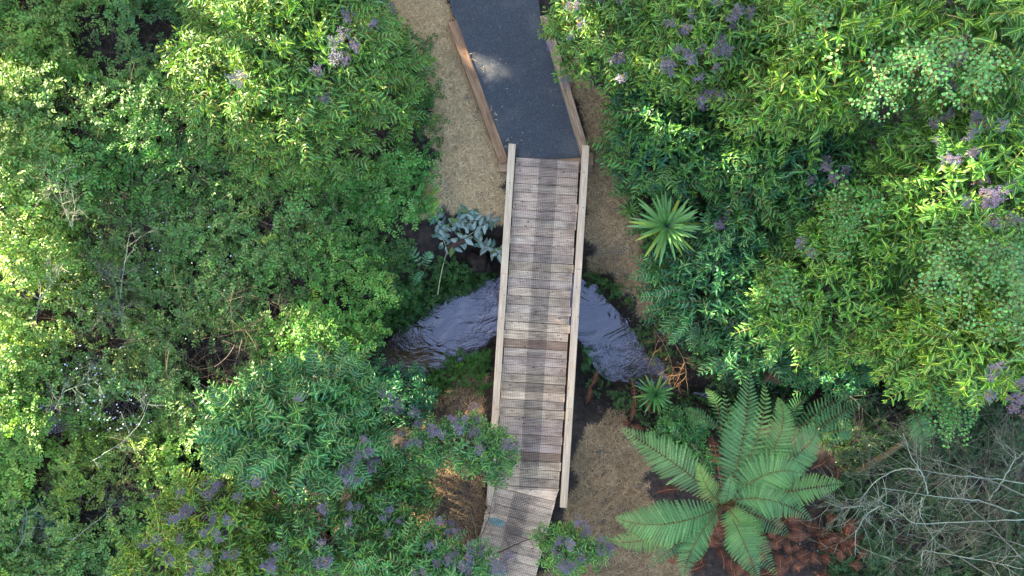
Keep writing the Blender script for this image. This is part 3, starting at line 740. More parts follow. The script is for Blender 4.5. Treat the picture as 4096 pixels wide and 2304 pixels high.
shrub('leafy_shrub', 'small berried shrub hanging over the right edge of the boardwalk', 'shrub',
      [(2260,2200,120,110,1.3,.5), (2190,2150,60,60,1.2,.3), (2360,2210,90,70,1.1,.35)], [('mixed', 1)], 170, (1.1,1.12,.85), None,
      [(2330,2110,15,4), (2250,2170,25,5), (2410,2190,20,5), (2300,2230,30,5)], G1, 12, .78)
shrub('leafy_shrub', 'small blue-green dark shrub tucked beside the pool of the stream', 'shrub',
      [(1620,1580,105,110,.4,.5), (1520,1510,60,60,.3,.4)], [('dark', 1)], 130, (1.1,1.3,1.35), None, [(1600,1640,15,3)], G1, 8, .8)
shrub('leafy_shrub', 'dark big-leaved shrub deep in the hollow at the lower left', 'shrub',
      [(420,2170,200,150,-.1,.4), (150,2050,130,90,.3,.4)], [('dark', .8), ('broad', .2)], 190, (.8,1.1,1.1), None, [], G1, 6, 1.1)
shrub('leafy_shrub', 'glossy small-leaved bush under the left fronds of the tree fern', 'shrub',
      [(2720,1740,130,110,.1,.4), (2830,1840,60,50,.2,.3)], [('glossy', 1)], 230, (1.3,1.5,1.1), None, [], G1, 10)
shrub('leafy_shrub', 'dim small-leaved bush on the far bank behind the tree fern', 'shrub',
      [(3320,1480,220,130,.5,.5), (3080,1480,150,80,-.2,.4)], [('glossy', 1)], 330, (1.2,1.5,1.3), None, [], G1, 8)

# ------------------------------------------------------------------ the small-leaved thicket on the left
THK = [(-150,-150),(1050,-150),(700,250),(800,560),(1250,700),(1690,600),(1700,720),(1720,800),(1600,900),(1420,960),(1500,1050),(1560,1180),(1500,1330),(1420,1420),(1320,1500),(1080,1530),(900,1700),(900,1900),(700,1900),(600,2150),(560,2450),(-150,2450)]
GAPS = [(380,110,130,80),(460,220,110,90),(620,130,120,110),(300,540,60,110),(240,760,60,50),(560,980,90,60),(430,900,50,60),(260,1260,100,60),(430,1330,110,60),(330,1440,120,50),(260,1560,170,60),(480,1650,90,70),(560,1560,70,60),(770,1430,80,60),(900,1450,120,50),(380,2040,170,80),(180,2120,90,70),(490,1985,55,40),(1060,880,60,60),(1230,790,120,50),(1430,560,90,50),(1100,1230,60,60),(960,1080,60,40),(760,690,60,40),(1400,830,110,60)]
GAPS += [(float(a), float(b), float(c), float(c)*.75) for a, b, c in zip(rng.uniform(50, 1350, 34), rng.uniform(350, 2300, 34), rng.uniform(25, 60, 34))]
def gapf(px, py):
    g_ = np.zeros(np.shape(px))
    for a, b, c, d in GAPS: g_ = np.maximum(g_, np.exp(-(((px-a)/c)**2+((py-b)/d)**2)*1.1))
    return g_
def thk_h(px, py):
    return -.25+1.1*np.exp(-(px/330)**2)*np.exp(-((py-950)/800)**2)+.9*vnoise(px, py, .0042, 3, 31)+.45*(vnoise(px, py, .013, 2, 33)-.5)
def spray_T(seed):
    r = random.Random(seed); L = .26; ts = []; P = np.array([(L*t, .03*math.sin(3*t+seed), .03*math.sin(2.2*t)-.05*t*t) for t in np.linspace(0, 1, 5)])
    n = 6; ms = []; tc = []
    for i in range(n):
        t = (i+.5)/n; p = P[int(t*4)]*(1-(t*4 % 1))+P[min(4, int(t*4)+1)]*(t*4 % 1)
        for q in (-1, 1):
            a = R(60)*r.uniform(.7, 1.25); d = np.array((math.cos(a), q*math.sin(a), r.gauss(.1, .22)))
            ms.append(frame(p, d, (r.gauss(0, .38), r.gauss(0, .38), 1), .070*r.uniform(.7, 1.2))[0]); b = r.uniform(.75, 1.25); tc.append((b*r.uniform(.85, 1.2), b, b*r.uniform(.8, 1.1)))
    ms.append(frame(P[-1], (1, 0, 0), (0, 0, 1), .04)[0]); tc.append((1.4, 1.3, .8))
    ms = np.array(ms); tc = np.array(tc); vi = np.array([r.randrange(3) for _ in ms])
    for v in range(3): ts.append(inst(LEAF['small'][v], ms[vi == v], tc[vi == v]))
    ts.append(tube(P, [.002]*5, 3, 1, (.8, .8, .8)))
    return cat(ts)
SPR = [spray_T(i) for i in range(7)]
HUE = [(120,150,260,200,(1.25,1.1,.7)),(900,480,350,140,(.62,1.0,.62)),(600,700,260,120,(.75,1.05,.75)),(1300,720,250,120,(.8,1.1,.8)),(750,1000,330,220,(1.05,1.02,1.05)),(640,1330,260,180,(1.25,1.05,1.05)),
       (1400,1150,250,200,(.72,1.05,.55)),(1250,1350,220,120,(.78,1.12,.6)),(250,1900,220,170,(1.35,1.05,.5)),(480,1850,180,130,(1.6,1.15,.45)),(640,1950,160,150,(.8,1.08,.7)),(60,1750,170,250,(1.0,1.15,.6)),(640,60,150,150,(.5,.68,.9)),(1000,900,200,150,(.9,1,1)),(60,1100,200,350,(1.7,1.4,.85)),(640,1100,160,120,(1.2,1.1,.95))]  # the bright warm left-edge entry paints sunlight into the leaf tint
def huef(px, py):
    c = np.ones((len(px), 3)); wsum = np.full(len(px), .35)
    acc = c*.35
    for a, b, rx, ry, col in HUE:
        wt = np.exp(-((px-a)/rx)**2-((py-b)/ry)**2); acc = acc+wt[:, None]*np.array(col); wsum = wsum+wt
    return acc/wsum[:, None]
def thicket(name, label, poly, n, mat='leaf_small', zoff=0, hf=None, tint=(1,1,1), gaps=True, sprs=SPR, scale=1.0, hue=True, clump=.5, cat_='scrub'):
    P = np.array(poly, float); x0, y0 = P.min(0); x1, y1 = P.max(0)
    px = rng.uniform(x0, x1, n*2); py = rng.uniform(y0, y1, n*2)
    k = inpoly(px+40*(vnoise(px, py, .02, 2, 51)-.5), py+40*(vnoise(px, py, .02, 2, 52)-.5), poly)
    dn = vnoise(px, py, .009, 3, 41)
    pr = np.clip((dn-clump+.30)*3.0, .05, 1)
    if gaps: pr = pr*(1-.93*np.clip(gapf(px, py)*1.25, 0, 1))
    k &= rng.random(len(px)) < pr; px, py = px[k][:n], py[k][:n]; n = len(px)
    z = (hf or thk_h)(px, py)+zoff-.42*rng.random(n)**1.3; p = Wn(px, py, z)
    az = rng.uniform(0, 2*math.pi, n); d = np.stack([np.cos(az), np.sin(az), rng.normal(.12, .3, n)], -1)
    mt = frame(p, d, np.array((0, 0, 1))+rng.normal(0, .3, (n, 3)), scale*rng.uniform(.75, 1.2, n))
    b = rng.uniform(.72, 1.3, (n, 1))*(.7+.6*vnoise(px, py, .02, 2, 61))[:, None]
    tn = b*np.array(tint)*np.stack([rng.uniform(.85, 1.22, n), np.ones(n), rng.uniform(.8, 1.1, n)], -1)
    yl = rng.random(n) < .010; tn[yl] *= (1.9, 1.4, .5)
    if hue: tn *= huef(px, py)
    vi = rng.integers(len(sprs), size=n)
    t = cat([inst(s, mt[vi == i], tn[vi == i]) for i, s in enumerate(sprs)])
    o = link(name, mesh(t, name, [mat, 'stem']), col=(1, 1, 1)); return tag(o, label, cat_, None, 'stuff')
thicket('scrub_thicket', 'tangled small-leaved green scrub covering the whole left side', THK, 11500)
# darker, lower layer
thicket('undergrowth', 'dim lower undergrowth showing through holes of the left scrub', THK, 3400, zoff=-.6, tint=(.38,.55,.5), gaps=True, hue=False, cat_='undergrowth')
# twig tangle
def twigs(name, label, n, pxf, col=(1,1,1), mat='twig', L=(.3,.9), r=.0028, kind='stuff', zr=(-.3,.4), cat_='twigs', white=.15):
    ts = []
    px, py = pxf(n)
    for x, y in zip(px, py):
        z = rng.uniform(*zr); p = np.array(W(x, y, z)); az = rng.uniform(0, 6.28); ln = rng.uniform(*L); d = np.array((math.cos(az), math.sin(az), rng.normal(0, .25)))*ln
        m_ = p+d/2+rng.normal(0, .12, 3)*ln; q = rng.uniform(.6, 1.5); tn = np.array(col)*q
        if rng.random() < white: tn = np.array((2.6, 3.2, 3.4))*rng.uniform(.7, 1.1)
        rr = r*rng.uniform(.6, 1.7); ts.append(tube(bez(p, m_, p+d, 5), np.linspace(rr, rr*.4, 5), 3, 0, tn))
    o = link(name, mesh(cat(ts), name, [mat], False)); return tag(o, label, cat_, None, kind)
def in_gaps(n):
    i = rng.integers(len(GAPS), size=n); g_ = np.array(GAPS, float)[i]
    return g_[:, 0]+rng.normal(0, .65, n)*g_[:, 2], g_[:, 1]+rng.normal(0, .65, n)*g_[:, 3]
twigs('twig_tangle', 'reddish brown twig tangle inside the holes of the left scrub', 2600, in_gaps)
twigs('twig_tangle', 'fine brown stems running through the left scrub', 900, lambda n: (rng.uniform(0, 1350, n), rng.uniform(400, 1650, n)), zr=(0, .7))

# runner vines arching out of the thicket
# round-leaved vines on the right
def rspray(seed):
    r = random.Random(seed); ts = []; P = np.array([(.3*t, .05*math.sin(4*t+seed), -.03*t) for t in np.linspace(0, 1, 5)]); ms = []; tc = []
    for i in range(8):
        t = (i+.5)/8; p = P[int(t*4)]
        for q in (-1, 1):
            a = R(75)*r.uniform(.6, 1.2); d = np.array((math.cos(a), q*math.sin(a), r.gauss(0, .3)))
            ms.append(frame(p+d*.012, d, (r.gauss(0, .35), r.gauss(0, .35), 1), .041*r.uniform(.6, 1.15))[0]); b = r.uniform(.8, 1.2); tc.append((b, b, b*r.uniform(.8, 1.2)))
    ms = np.array(ms); tc = np.array(tc); vi = np.array([r.randrange(3) for _ in ms])
    for v in range(3): ts.append(inst(LEAF['round'][v], ms[vi == v], tc[vi == v]))
    ts.append(tube(P, [.0022]*5, 3, 1, (1.2, 1.3, 1)))
    return cat(ts)
RSP = [rspray(i) for i in range(5)]
def vine(label, poly, n, zt, tint=(1,1,1), sc_=1.0, clump=.55):
    o = thicket('round_leaved_vine', label, poly, n, 'leaf_round', 0, lambda a, b: zt+.9*(vnoise(a, b, .008, 2, 71)-.5), tint, False, RSP, sc_, False, clump, 'vine'); return o
vine('pale green round-leaved vine draped over the sunlit tall shrub', [(3210,0),(3520,10),(3680,120),(3600,300),(3560,480),(3480,500),(3460,330),(3300,250),(3220,150)], 120, 3.6, (1,1.05,1.1), 1.0)
vine('round-leaved vine trailing below the top right corner shrub', [(3560,170),(3800,180),(3950,240),(4040,320),(3900,400),(3700,330),(3560,290)], 80, 4.1, (1,1.05,1))
vine('round-leaved vine patch in the middle of the right side', [(3300,720),(3560,760),(3560,900),(3420,1050),(3250,1020),(3300,860)], 55, 2.4, (.8,.95,.8))
vine('broad curtain of pale round-leaved vine near the right edge', [(3780,900),(4120,880),(4120,1330),(3900,1330),(3730,1200),(3700,1050)], 190, 3.2, (1,1,.95))
vine('small round-leaved vine patch over the dark shrub', [(3040,1120),(3200,1110),(3180,1190),(3060,1210)], 26, 1.8, (.85,1,.85))
vine('vine hanging under the yellow-green drooping shrub', [(3560,1480),(3900,1560),(3880,1720),(3760,1760),(3640,1600)], 110, 1.9, (.75,.95,.75), 1.0)
vine('bright round-leaved vine creeping below the big round shrub', [(1560,590),(1740,640),(1720,700),(1620,720),(1520,660)], 70, .9, (.8,1,.6), .8)
vine('few pale heart-shaped leaves rising from the scrub below the big shrub', [(1150,760),(1240,770),(1230,860),(1160,850)], 26, 1.1, (1,1.1,.9))

# ground creepers on the banks
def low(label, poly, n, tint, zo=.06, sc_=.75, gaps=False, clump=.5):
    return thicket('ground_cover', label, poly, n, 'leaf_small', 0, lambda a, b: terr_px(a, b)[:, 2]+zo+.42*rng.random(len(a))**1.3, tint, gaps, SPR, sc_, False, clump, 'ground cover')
low('dark creeping greenery on the steep bank above the pool', [(1500,960),(1720,1040),(1960,1080),(1960,1110),(1800,1180),(1600,1290),(1500,1330),(1450,1200)], 1500, (.30,.48,.36), .08)
low('scattered creeping weeds right of the bridge above the stream', [(2340,1080),(2560,1150),(2700,1240),(2720,1480),(2620,1440),(2480,1260),(2360,1140)], 750, (.30,.45,.36), .05, .6)
low('weeds on the bare bank below the pool', [(1640,1480),(1900,1400),(1960,1380),(1960,1560),(1800,1560),(1660,1600)], 480, (.4,.65,.42), .06, .6)
low('dark weeds and moss between bridge and small cabbage tree', [(2330,1350),(2400,1470),(2520,1560),(2640,1500),(2700,1560),(3000,1560),(3000,1720),(2760,1700),(2560,1700),(2330,1560)], 650, (.26,.42,.36), .04, .6)
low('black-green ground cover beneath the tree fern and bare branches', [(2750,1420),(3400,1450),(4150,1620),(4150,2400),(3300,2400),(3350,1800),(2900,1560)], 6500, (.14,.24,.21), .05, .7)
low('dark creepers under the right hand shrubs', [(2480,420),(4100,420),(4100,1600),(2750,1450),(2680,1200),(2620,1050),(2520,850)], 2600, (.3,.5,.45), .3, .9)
low('dark greenery between the big shrub and the straw', [(1620,100),(1740,180),(1760,400),(1750,600),(1700,660),(1560,600),(1560,200)], 360, (.32,.5,.36), .05, .7)
low('shady greenery behind the yellow-green shrub at the left', [(1250,680),(1760,600),(1720,860),(1560,900),(1300,850)], 500, (.5,.85,.6), .15, .8)

# ------------------------------------------------------------------ pale litter
def flakes(name, label, pts_px, zf, size, tints, cat_='fallen leaves'):
    px, py = pts_px; n = len(px); z = zf(px, py); p = Wn(px, py, z); az = rng.uniform(0, 6.28, n)
    d = np.stack([np.cos(az), np.sin(az), rng.normal(0, .25, n)], -1)
    mt = frame(p, d, np.array((0, 0, 1))+rng.normal(0, .35, (n, 3)), rng.uniform(*size, n))
    tn = np.array(tints)[rng.integers(len(tints), size=n)]
    o = link(name, mesh(inst(LEAF['small'][1], mt, tn), name, ['litter']), col=(1,1,1)); return tag(o, label, cat_, None, 'stuff')
def gz(a, b): return terr_px(a, b)[:, 2]+.04
def blob(n, bl):
    i = rng.integers(len(bl), size=n); q = np.array(bl, float)[i]; return q[:, 0]+rng.normal(0, .6, n)*q[:, 2], q[:, 1]+rng.normal(0, .6, n)*q[:, 3]
flakes('fallen_leaves', 'small white narrow leaves caught in the twigs of the left scrub', blob(150, [(430,1640,170,90),(300,1480,160,60),(500,1700,120,60),(430,1640,170,90),(700,1000,300,220)]), lambda a, b: rng.uniform(.1, .8, len(a)), (.025,.045), [(.62,.62,.70),(.5,.5,.58),(.72,.7,.68)])
flakes('fallen_leaves', 'blue-grey and rusty leaf litter on the bank right of the stream', blob(420, [(2580,1240,90,70),(2500,1160,80,40),(2620,1330,80,60),(2640,1160,60,50)]), gz, (.02,.045), [(.10,.11,.17),(.05,.055,.09),(.16,.08,.05),(.3,.3,.33),(.04,.05,.03)])
flakes('fallen_leaves', 'scattered litter of brown and white leaves around the fern bank', blob(330, [(2480,1600,120,90),(2600,1700,120,70),(3250,2200,200,80),(3500,1800,300,300),(2860,1500,200,60)]), gz, (.02,.045), [(.30,.30,.33),(.16,.07,.04),(.10,.05,.03),(.10,.11,.16)])

def zp(a, b): return np.where(b < 640, -.008, .012)+0*a
n_ = 150; xa = rng.uniform(1830, 2330, n_); ya = rng.uniform(0, 640, n_)
kk = inpoly(xa, ya, [(1835,0),(2150,0),(2300,590),(2060,630),(1860,100)])
flakes('fallen_leaves', 'tiny dry leaves and crumbs scattered on the asphalt path', (xa[kk], ya[kk]), zp, (.012,.035), [(.20,.15,.10),(.10,.06,.04),(.30,.26,.18)])
n_ = 170; tt = rng.uniform(0, 1, n_); xa = 2193-90*tt+rng.uniform(-115, 115, n_); ya = 650+1290*tt
flakes('fallen_leaves', 'small dark leaf crumbs caught in the netting on the bridge deck', (xa, ya), lambda a, b: .012+0*a, (.012,.034), [(.05,.03,.03),(.10,.06,.04),(.06,.05,.07),(.25,.2,.12)])
# ------------------------------------------------------------------ ferns
def pinna_T(n=15, w=.34):
    V = []; U = []; Fc = []
    for i in range(n):
        t = .04+.94*i/n; dx = .94/n; hw = w*.5*math.sin(math.pi*(.18+.80*t))**.7*(1-.35*t) if t > 0 else 0
        for s in (-1, 1):
            b = len(V); V += [(t, 0, 0), (t+dx*.72, 0, 0), (t+dx*1.15, s*hw, -.03), (t+dx*.62, s*hw*.96, -.03)]; U += [(0, t, 0), (0, t, 0), (1, t, 0), (1, t, 0)]
            Fc += [(b, b+1, b+2), (b, b+2, b+3)] if s > 0 else [(b, b+2, b+1), (b, b+3, b+2)]
    b = len(V); V += [(0, -.008, .004), (0, .008, .004), (1, 0, 0)]; U += [(0, 0, 0)]*3; Fc += [(b, b+2, b+1)]
    return T(V, Fc, U)
PIN = {'fern': mesh(pinna_T(), 'pinna', ['fern']), 'dead': mesh(pinna_T(11, .4), 'pinna', ['fern_dead']), 'small': mesh(pinna_T(9, .4), 'pinna', ['fern'])}
PINT = {'fern': pinna_T(), 'dead': pinna_T(11, .4), 'small': pinna_T(9, .4)}
def frond(root, pts, zs, wid, npin, col, kind='fern', stalk=.12, droop=.25, name='frond', split=True, taper=1.0):
    """pts: photograph points of the midrib with heights zs; wid: half width in metres"""
    K = [np.array(W(a, b, z)) for (a, b), z in zip(pts, zs)]
    base = np.array(root.location); Pn = bez(K[0], 2*K[1]-.5*(K[0]+K[2]), K[2], 25)-base
    o = link(name, mesh(tube(Pn, np.linspace(.008, .002, 25), 5), 'frond_rib', ['stem']), root, col=(.5, .75, .45) if kind != 'dead' else (1, 1, 1))
    d = np.gradient(Pn, axis=0); d /= np.linalg.norm(d, axis=1, keepdims=True)
    ms = []; cs = []
    for i in range(npin):
        t = stalk+(1-stalk)*(i+.3)/npin; f = t*24; j = min(23, int(f)); p = Pn[j]*(1-(f-j))+Pn[j+1]*(f-j); ax = d[j]
        tt = (t-stalk)/(1-stalk); L = wid*max(.05, (math.sin(math.pi*min(1, .18+.82*tt)**.95)**.72 if tt < .999 else .05))*(1 if taper == 1 else 1)
        L = wid*max(.06, min(1, .45+tt*1.6)*(1-tt**2.4)**.9)
        s_ = np.cross((0, 0, 1), ax); s_ /= np.linalg.norm(s_)+1e-9; upv = np.cross(ax, s_)
        for q in (-1, 1):
            a = R(76-30*tt); dd = ax*math.cos(a)+q*s_*math.sin(a)+np.array((0, 0, -droop*.6))+rng.normal(0, .035, 3)
            m_ = frame(p, dd, upv+rng.normal(0, .12, 3), 1.0)[0]; L_ = L*rng.uniform(.92, 1.06)
            wy = min(1.0, .075/(.34*L_)*1.0)*1.0
            m_[:3, 0] *= L_; m_[:3, 1] *= max(.12, L_*.70 if L_ > .1 else L_*1.0); m_[:3, 2] *= L_*2.2
            ms.append(m_); b = rng.uniform(.78, 1.2); cs.append(np.array(col)*b)
    if split:
        for m_, c_ in zip(ms, cs):
            q = link('pinna', PIN[kind], o, col=c_); to_obj(q, m_)
    else:
        q = link('pinnae', mesh(inst(PINT[kind], np.array(ms), np.array(cs)), 'pinnae', ['fern_dead' if kind == 'dead' else 'fern']), o, col=(1,1,1)); q['kind'] = 'stuff'
    return o
def cz(x, y): return (2300+x/1.6025, 1400+y/1.6025)
tf = thing('tree_fern', W(2899, 2010, -.2), 'large bright green tree fern with spreading fronds right of the bridge end', 'tree fern')
gtr = [(0, 0, 0), (.03, .02, 1.0), (0, 0, 1.95)]
link('trunk', mesh(tube(bez(*gtr, 8), np.linspace(.11, .085, 8), 9), 'trunk', ['bark'], False), tf, col=(.6, .4, .3))
FR = [((1400,430),(1250,700),.22,(.75,.95,.9),(1.9,2.1,1.5)), ((1560,700),(1350,760),.22,(.8,.95,.85),(1.9,2.2,1.5)), ((560,1300),(760,1100),.2,(.75,.9,.85),(1.9,2.0,1.3)), ((1380,1200),(1200,1080),.2,(.75,.95,.85),(1.9,2.1,1.3)), ((950,250),(1000,620),.2,(.7,.9,.9),(1.9,2.2,1.6)), ((285,500),(640,730),.30,(1,1,1),(1.95,2.3,1.75)), ((1120,130),(1075,600),.30,(.85,.98,1.05),(1.95,2.45,2.0)), ((1215,200),(1170,560),.17,(1.05,1.1,.8),(1.95,2.6,2.25)),
      ((1300,300),(1290,600),.24,(1.0,1.05,.85),(1.95,2.5,2.15)), ((1530,490),(1440,660),.27,(.9,1.0,.95),(1.95,2.3,1.6)), ((1470,800),(1230,800),.30,(.95,1.05,.95),(1.95,2.6,2.4)),
      ((1725,860),(1430,900),.24,(1.1,1.15,.8),(1.95,2.3,1.8)), ((1520,1090),(1230,960),.27,(.85,1.0,.95),(1.95,2.5,2.0)), ((1300,1460),(1110,1180),.24,(.95,1.05,.85),(1.95,2.3,1.5)),
      ((1180,1480),(1080,1230),.25,(.9,1.0,.9),(1.95,2.4,1.8)), ((470,1400),(730,1180),.25,(.85,1.0,.95),(1.95,2.2,1.5)), ((215,1220),(520,1200),.24,(.95,1.0,.75),(1.95,2.15,1.5)),
      ((255,1075),(600,1115),.32,(.95,1.08,1.0),(1.95,2.45,2.1)), ((700,1470),(770,1240),.22,(.8,1.0,.9),(1.95,2.3,1.7)), ((790,720),(860,900),.15,(1.5,1.2,.7),(1.95,2.4,2.4)), ((1000,800),(980,930),.12,(.9,1.05,1.0),(1.95,2.4,2.5))]
for tip, mid, wd, col, zs in FR:
    frond(tf, [cz(960, 990), cz(*mid), cz(*tip)], zs, wd*1.18, 34 if wd > .2 else 22, np.array(col)*.95, droop=.18)
for a, b in (((820,900),(900,800)), ((1050,1100),(1000,1200)), ((900,1100),(960,1250)), ((1180,1080),(1300,1080)), ((900,650),(880,560))):
    frond(tf, [cz(960, 990), cz(*a), cz(*b)], (1.8, 1.6, 1.0), .13, 12, (1, 1, 1), 'dead', name='dead_frond', split=False)
def ferny(name, label, crown, fr, cat_='fern', kind='fern', split=False, z=0, group=None):
    t_ = thing(name, W(*crown, z), label, cat_, group)
    for tip, mid, wd, col, zs, n in fr: frond(t_, [crown, mid, tip], zs, wd, n, col, kind, split=split)
    return t_
c1 = (.50,.72,.72)
ferny('fern', 'dark fern with two long fronds reaching right behind the tree fern', cz(1370,620), [(cz(1860,310), cz(1640,450), .25, c1, (.5,.9,.6), 24), (cz(1810,270), cz(1560,400), .22, (.42,.62,.65), (.4,.7,.5), 22), (cz(1500,300), cz(1400,400), .2, (.4,.6,.6), (.4,.6,.3), 18), (cz(1590,640), cz(1740,510), .2, c1, (1.1,1.1,.9), 22)], z=.2, split=True)
ferny('fern', 'dark fern frond over the stream left of the tree fern', cz(940,520), [(cz(690,375), cz(800,430), .17, (.45,.65,.6), (.2,.3,0), 18), (cz(830,240), cz(900,330), .15, (.35,.5,.45), (.1,.2,-.3), 14)], z=.1)
ferny('fern', 'grey-green fern frond hanging below the yellow-green shrub', (3640,1640), [((3705,1830), (3690,1720), .26, (.75,.95,.95), (1.0,1.1,.5), 20)], z=.8)
ferny('fern', 'pale blue-green bracken on the bank beside the fallen branch', (1700,1080), [((1610,990), (1650,1010), .12, (1.3,1.5,2.0), (-.3,-.05,-.2), 9), ((1735,1010), (1710,1030), .12, (1.3,1.5,2.0), (-.3,-.05,-.2), 9), ((1650,1150), (1670,1110), .09, (1.1,1.4,1.8), (-.3,-.2,-.4), 8)], kind='small', z=-.4)
ferny('fern', 'small dark fern at the waterline of the pool', (1640,1240), [((1600,1190), (1620,1210), .11, (.35,.55,.4), (-.9,-.7,-.8), 9), ((1690,1250), (1665,1235), .11, (.35,.6,.4), (-.9,-.7,-.9), 9), ((1640,1300), (1640,1270), .11, (.3,.5,.4), (-.9,-.8,-1.0), 9), ((1700,1200), (1670,1215), .1, (.3,.5,.4), (-.9,-.7,-.9), 9)], kind='small', z=-1.0)
ferny('fern', 'small fern growing under the right rail of the bridge', (2330,1440), [((2350,1390), (2345,1410), .11, (.4,.6,.4), (-.8,-.6,-.7), 9), ((2380,1450), (2355,1440), .11, (.4,.65,.4), (-.8,-.6,-.8), 9), ((2340,1500), (2340,1470), .1, (.35,.55,.4), (-.8,-.7,-.9), 9)], kind='small', z=-.9)
ferny('dead_fern', 'withered grey-brown fern frond over the dark water', (3060,1480), [((3120,1500), (3090,1470), .12, (.7,.9,1.1), (-.1,.1,0), 12), ((3060,1530), (3080,1500), .12, (.6,.8,1.0), (-.1,0,-.1), 12), ((3130,1540), (3100,1510), .11, (.6,.8,1.0), (-.1,0,-.1), 10)], 'dead fern', 'dead', z=-.2)
dd = []
for i in range(110):
    a, b = rng.uniform(2720, 3420), rng.uniform(2060 if i % 3 else 1820, 2330); th = rng.uniform(0, 6.28); L = rng.uniform(70, 140)
    dd.append(((a+L*math.cos(th), b+L*math.sin(th)*.7), (a+L*.5*math.cos(th+.2), b+L*.5*math.sin(th+.2)*.7), .11, tuple(np.array((1,.95,.95))*rng.uniform(.35, 1.1)), a, b))
for gi, (xa, xb, lb) in enumerate(((2600, 3110, 'heap of rust-brown dead fronds below the tree fern'), (3110, 3430, 'rust-brown dead fronds lying between tree fern and bare branches'))):
    t_ = thing('dead_fern', W((xa+xb)/2, 2200, -.2), lb, 'dead fern', 'rust-brown dead fern heaps')
    for tip, mid, wd, col, a, b in dd:
        if xa <= a < xb: frond(t_, [(a, b), mid, tip], (0, .2, .0), wd, 14, col, 'dead', split=False, name='dead_frond')
t_ = thing('dead_fern', W(2500, 1620, -.8), 'rusty dead fronds on the dark bank near the small cabbage tree', 'dead fern', 'rust-brown dead fern heaps')
for (a, b, c_, d_) in ((2350,1560,2390,1480),(2340,1620,2360,1540),(2520,1500,2540,1640),(2530,1600,2520,1690),(2500,1700,2580,1720),(2560,1560,2600,1660),(2460,1700,2520,1690)):
    frond(t_, [(a, b), ((a+c_)/2+8, (b+d_)/2), (c_, d_)], (-.6, -.45, -.5), .07, 10, (.9, .8, .8), 'dead', split=False, name='dead_frond')

# ------------------------------------------------------------------ cabbage trees (rosettes of sword leaves)
SW = [mesh(leaf_T(.115, d, .3, 6, 'sword'), 'sword_leaf', ['leaf_sword']) for d in (.1, .3, .6)]
SW2 = mesh(leaf_T(.13, .2, .5, 6, 'sword'), 'sword_leaf', ['leaf_silver'])
def cabbage(px, py, z, rad, n, label, col, zt=None, silver=7):
    g0 = terr_px(np.array([px*1.0]), np.array([py*1.0]))[0]; b = np.array(W(px, py, float(g0[2])))
    t_ = thing('cabbage_tree', Vector(b), label, 'cabbage tree', 'spiky cabbage trees')
    top = np.array(W(px, py, z))-b
    link('trunk', mesh(tube(bez((0, 0, -.1), top*.5+(.02, 0, 0), top, 6), [.05, .045, .045, .04, .04, .03], 8), 'trunk', ['bark'], False), t_)
    for i in range(n):
        az = i*2.39996+rng.normal(0, .12); f = i/n; el = R(8+68*f)+rng.normal(0, .08); L = rad*(1.02-.25*f)*rng.uniform(.88, 1.08)
        d = (math.cos(az)*math.cos(el), math.sin(az)*math.cos(el), math.sin(el)); m_ = frame(top-(0, 0, .12*(1-f)), d, (0, 0, 1), L)[0]
        c_ = np.array(col)*rng.uniform(.8, 1.2)
        if f < .28 and rng.random() < .5: c_ = c_*(2.0, 1.25, .6)
        o = link('sword_leaf', SW[0 if f > .5 else (1 if f > .2 else 2)], t_, col=c_); to_obj(o, m_)
    for i in range(silver):
        az = i*2.4; el = R(50+30*i/silver); m_ = frame(top, (math.cos(az)*math.cos(el), math.sin(az)*math.cos(el), math.sin(el)), (0, 0, 1), rad*.42)[0]
        o = link('young_leaf', SW2, t_, col=(.8, 1, 1)); to_obj(o, m_)
cabbage(2665, 905, .75, .66, 62, 'large spiky cabbage tree with silvery heart beside the straw strip', (1.0,1.05,1.0), silver=9)
cabbage(2520, 838, .1, .24, 30, 'little cabbage tree upper left of the large one', (1.0,1.0,.8), silver=0)
cabbage(2742, 1058, .5, .22, 10, 'few-leaved yellowish cabbage tree seedling below the large one', (1.7,1.4,.6), silver=0)
cabbage(2622, 1580, -.1, .42, 54, 'thin-leaved dark cabbage tree on the bank above the tree fern', (.55,.75,.7), silver=2)

# ------------------------------------------------------------------ fallen silver-leaved branch, log, clods
fbz = thing('fallen_branch', W(1790, 960, -.45), 'cut branch with wilted silver-grey leaves lying left of the bridge', 'fallen branch')
bo = np.array(fbz.location); ts = []
mains = [[(1750,1180),(1770,1050),(1790,1000)],[(1790,1000),(1760,930),(1745,860)],[(1790,1000),(1880,940),(1960,880)],[(1880,940),(1940,990),(1995,1010)],[(1745,900),(1850,880),(1950,890)],[(1800,930),(1860,870),(1890,840)]]
lz = -.32; LV = []
for mpts in mains:
    P = bez(*[np.array(W(a, b, lz+.05*i))-bo for i, (a, b) in enumerate(mpts)], 9); ts.append(tube(P, np.linspace(.012, .005, 9), 5))
    if mpts is mains[0]: continue
    for i in range(1, 9):
        for q in range(5):
            az = rng.uniform(0, 6.28); d = np.array((math.cos(az), math.sin(az), rng.normal(-.1, .35)))
            LV.append((P[i]+d*.02+np.array((0, 0, rng.uniform(0, .1))), d))
link('branch_wood', mesh(cat(ts), 'branch_wood', ['stem_pale'], False), fbz, col=(1, 1.1, 1.2))
SL = [mesh(leaf_T(.42, d, f, 4, 'ovate'), 'leaf', ['leaf_silver']) for d, f in ((.3, .3), (.8, .6), (.5, -.5))]
for p, d in LV:
    q = rng.random(); c_ = (1, 1, 1) if q < .78 else ((.30, .5, .42) if q < .9 else (.55, .6, .22))
    o = link('leaf', SL[rng.integers(3)], fbz, col=np.array(c_)*rng.uniform(.75, 1.15)); to_obj(o, frame(p, d, np.array((0, 0, 1))+rng.normal(0, .5, 3), rng.uniform(.13, .22))[0])
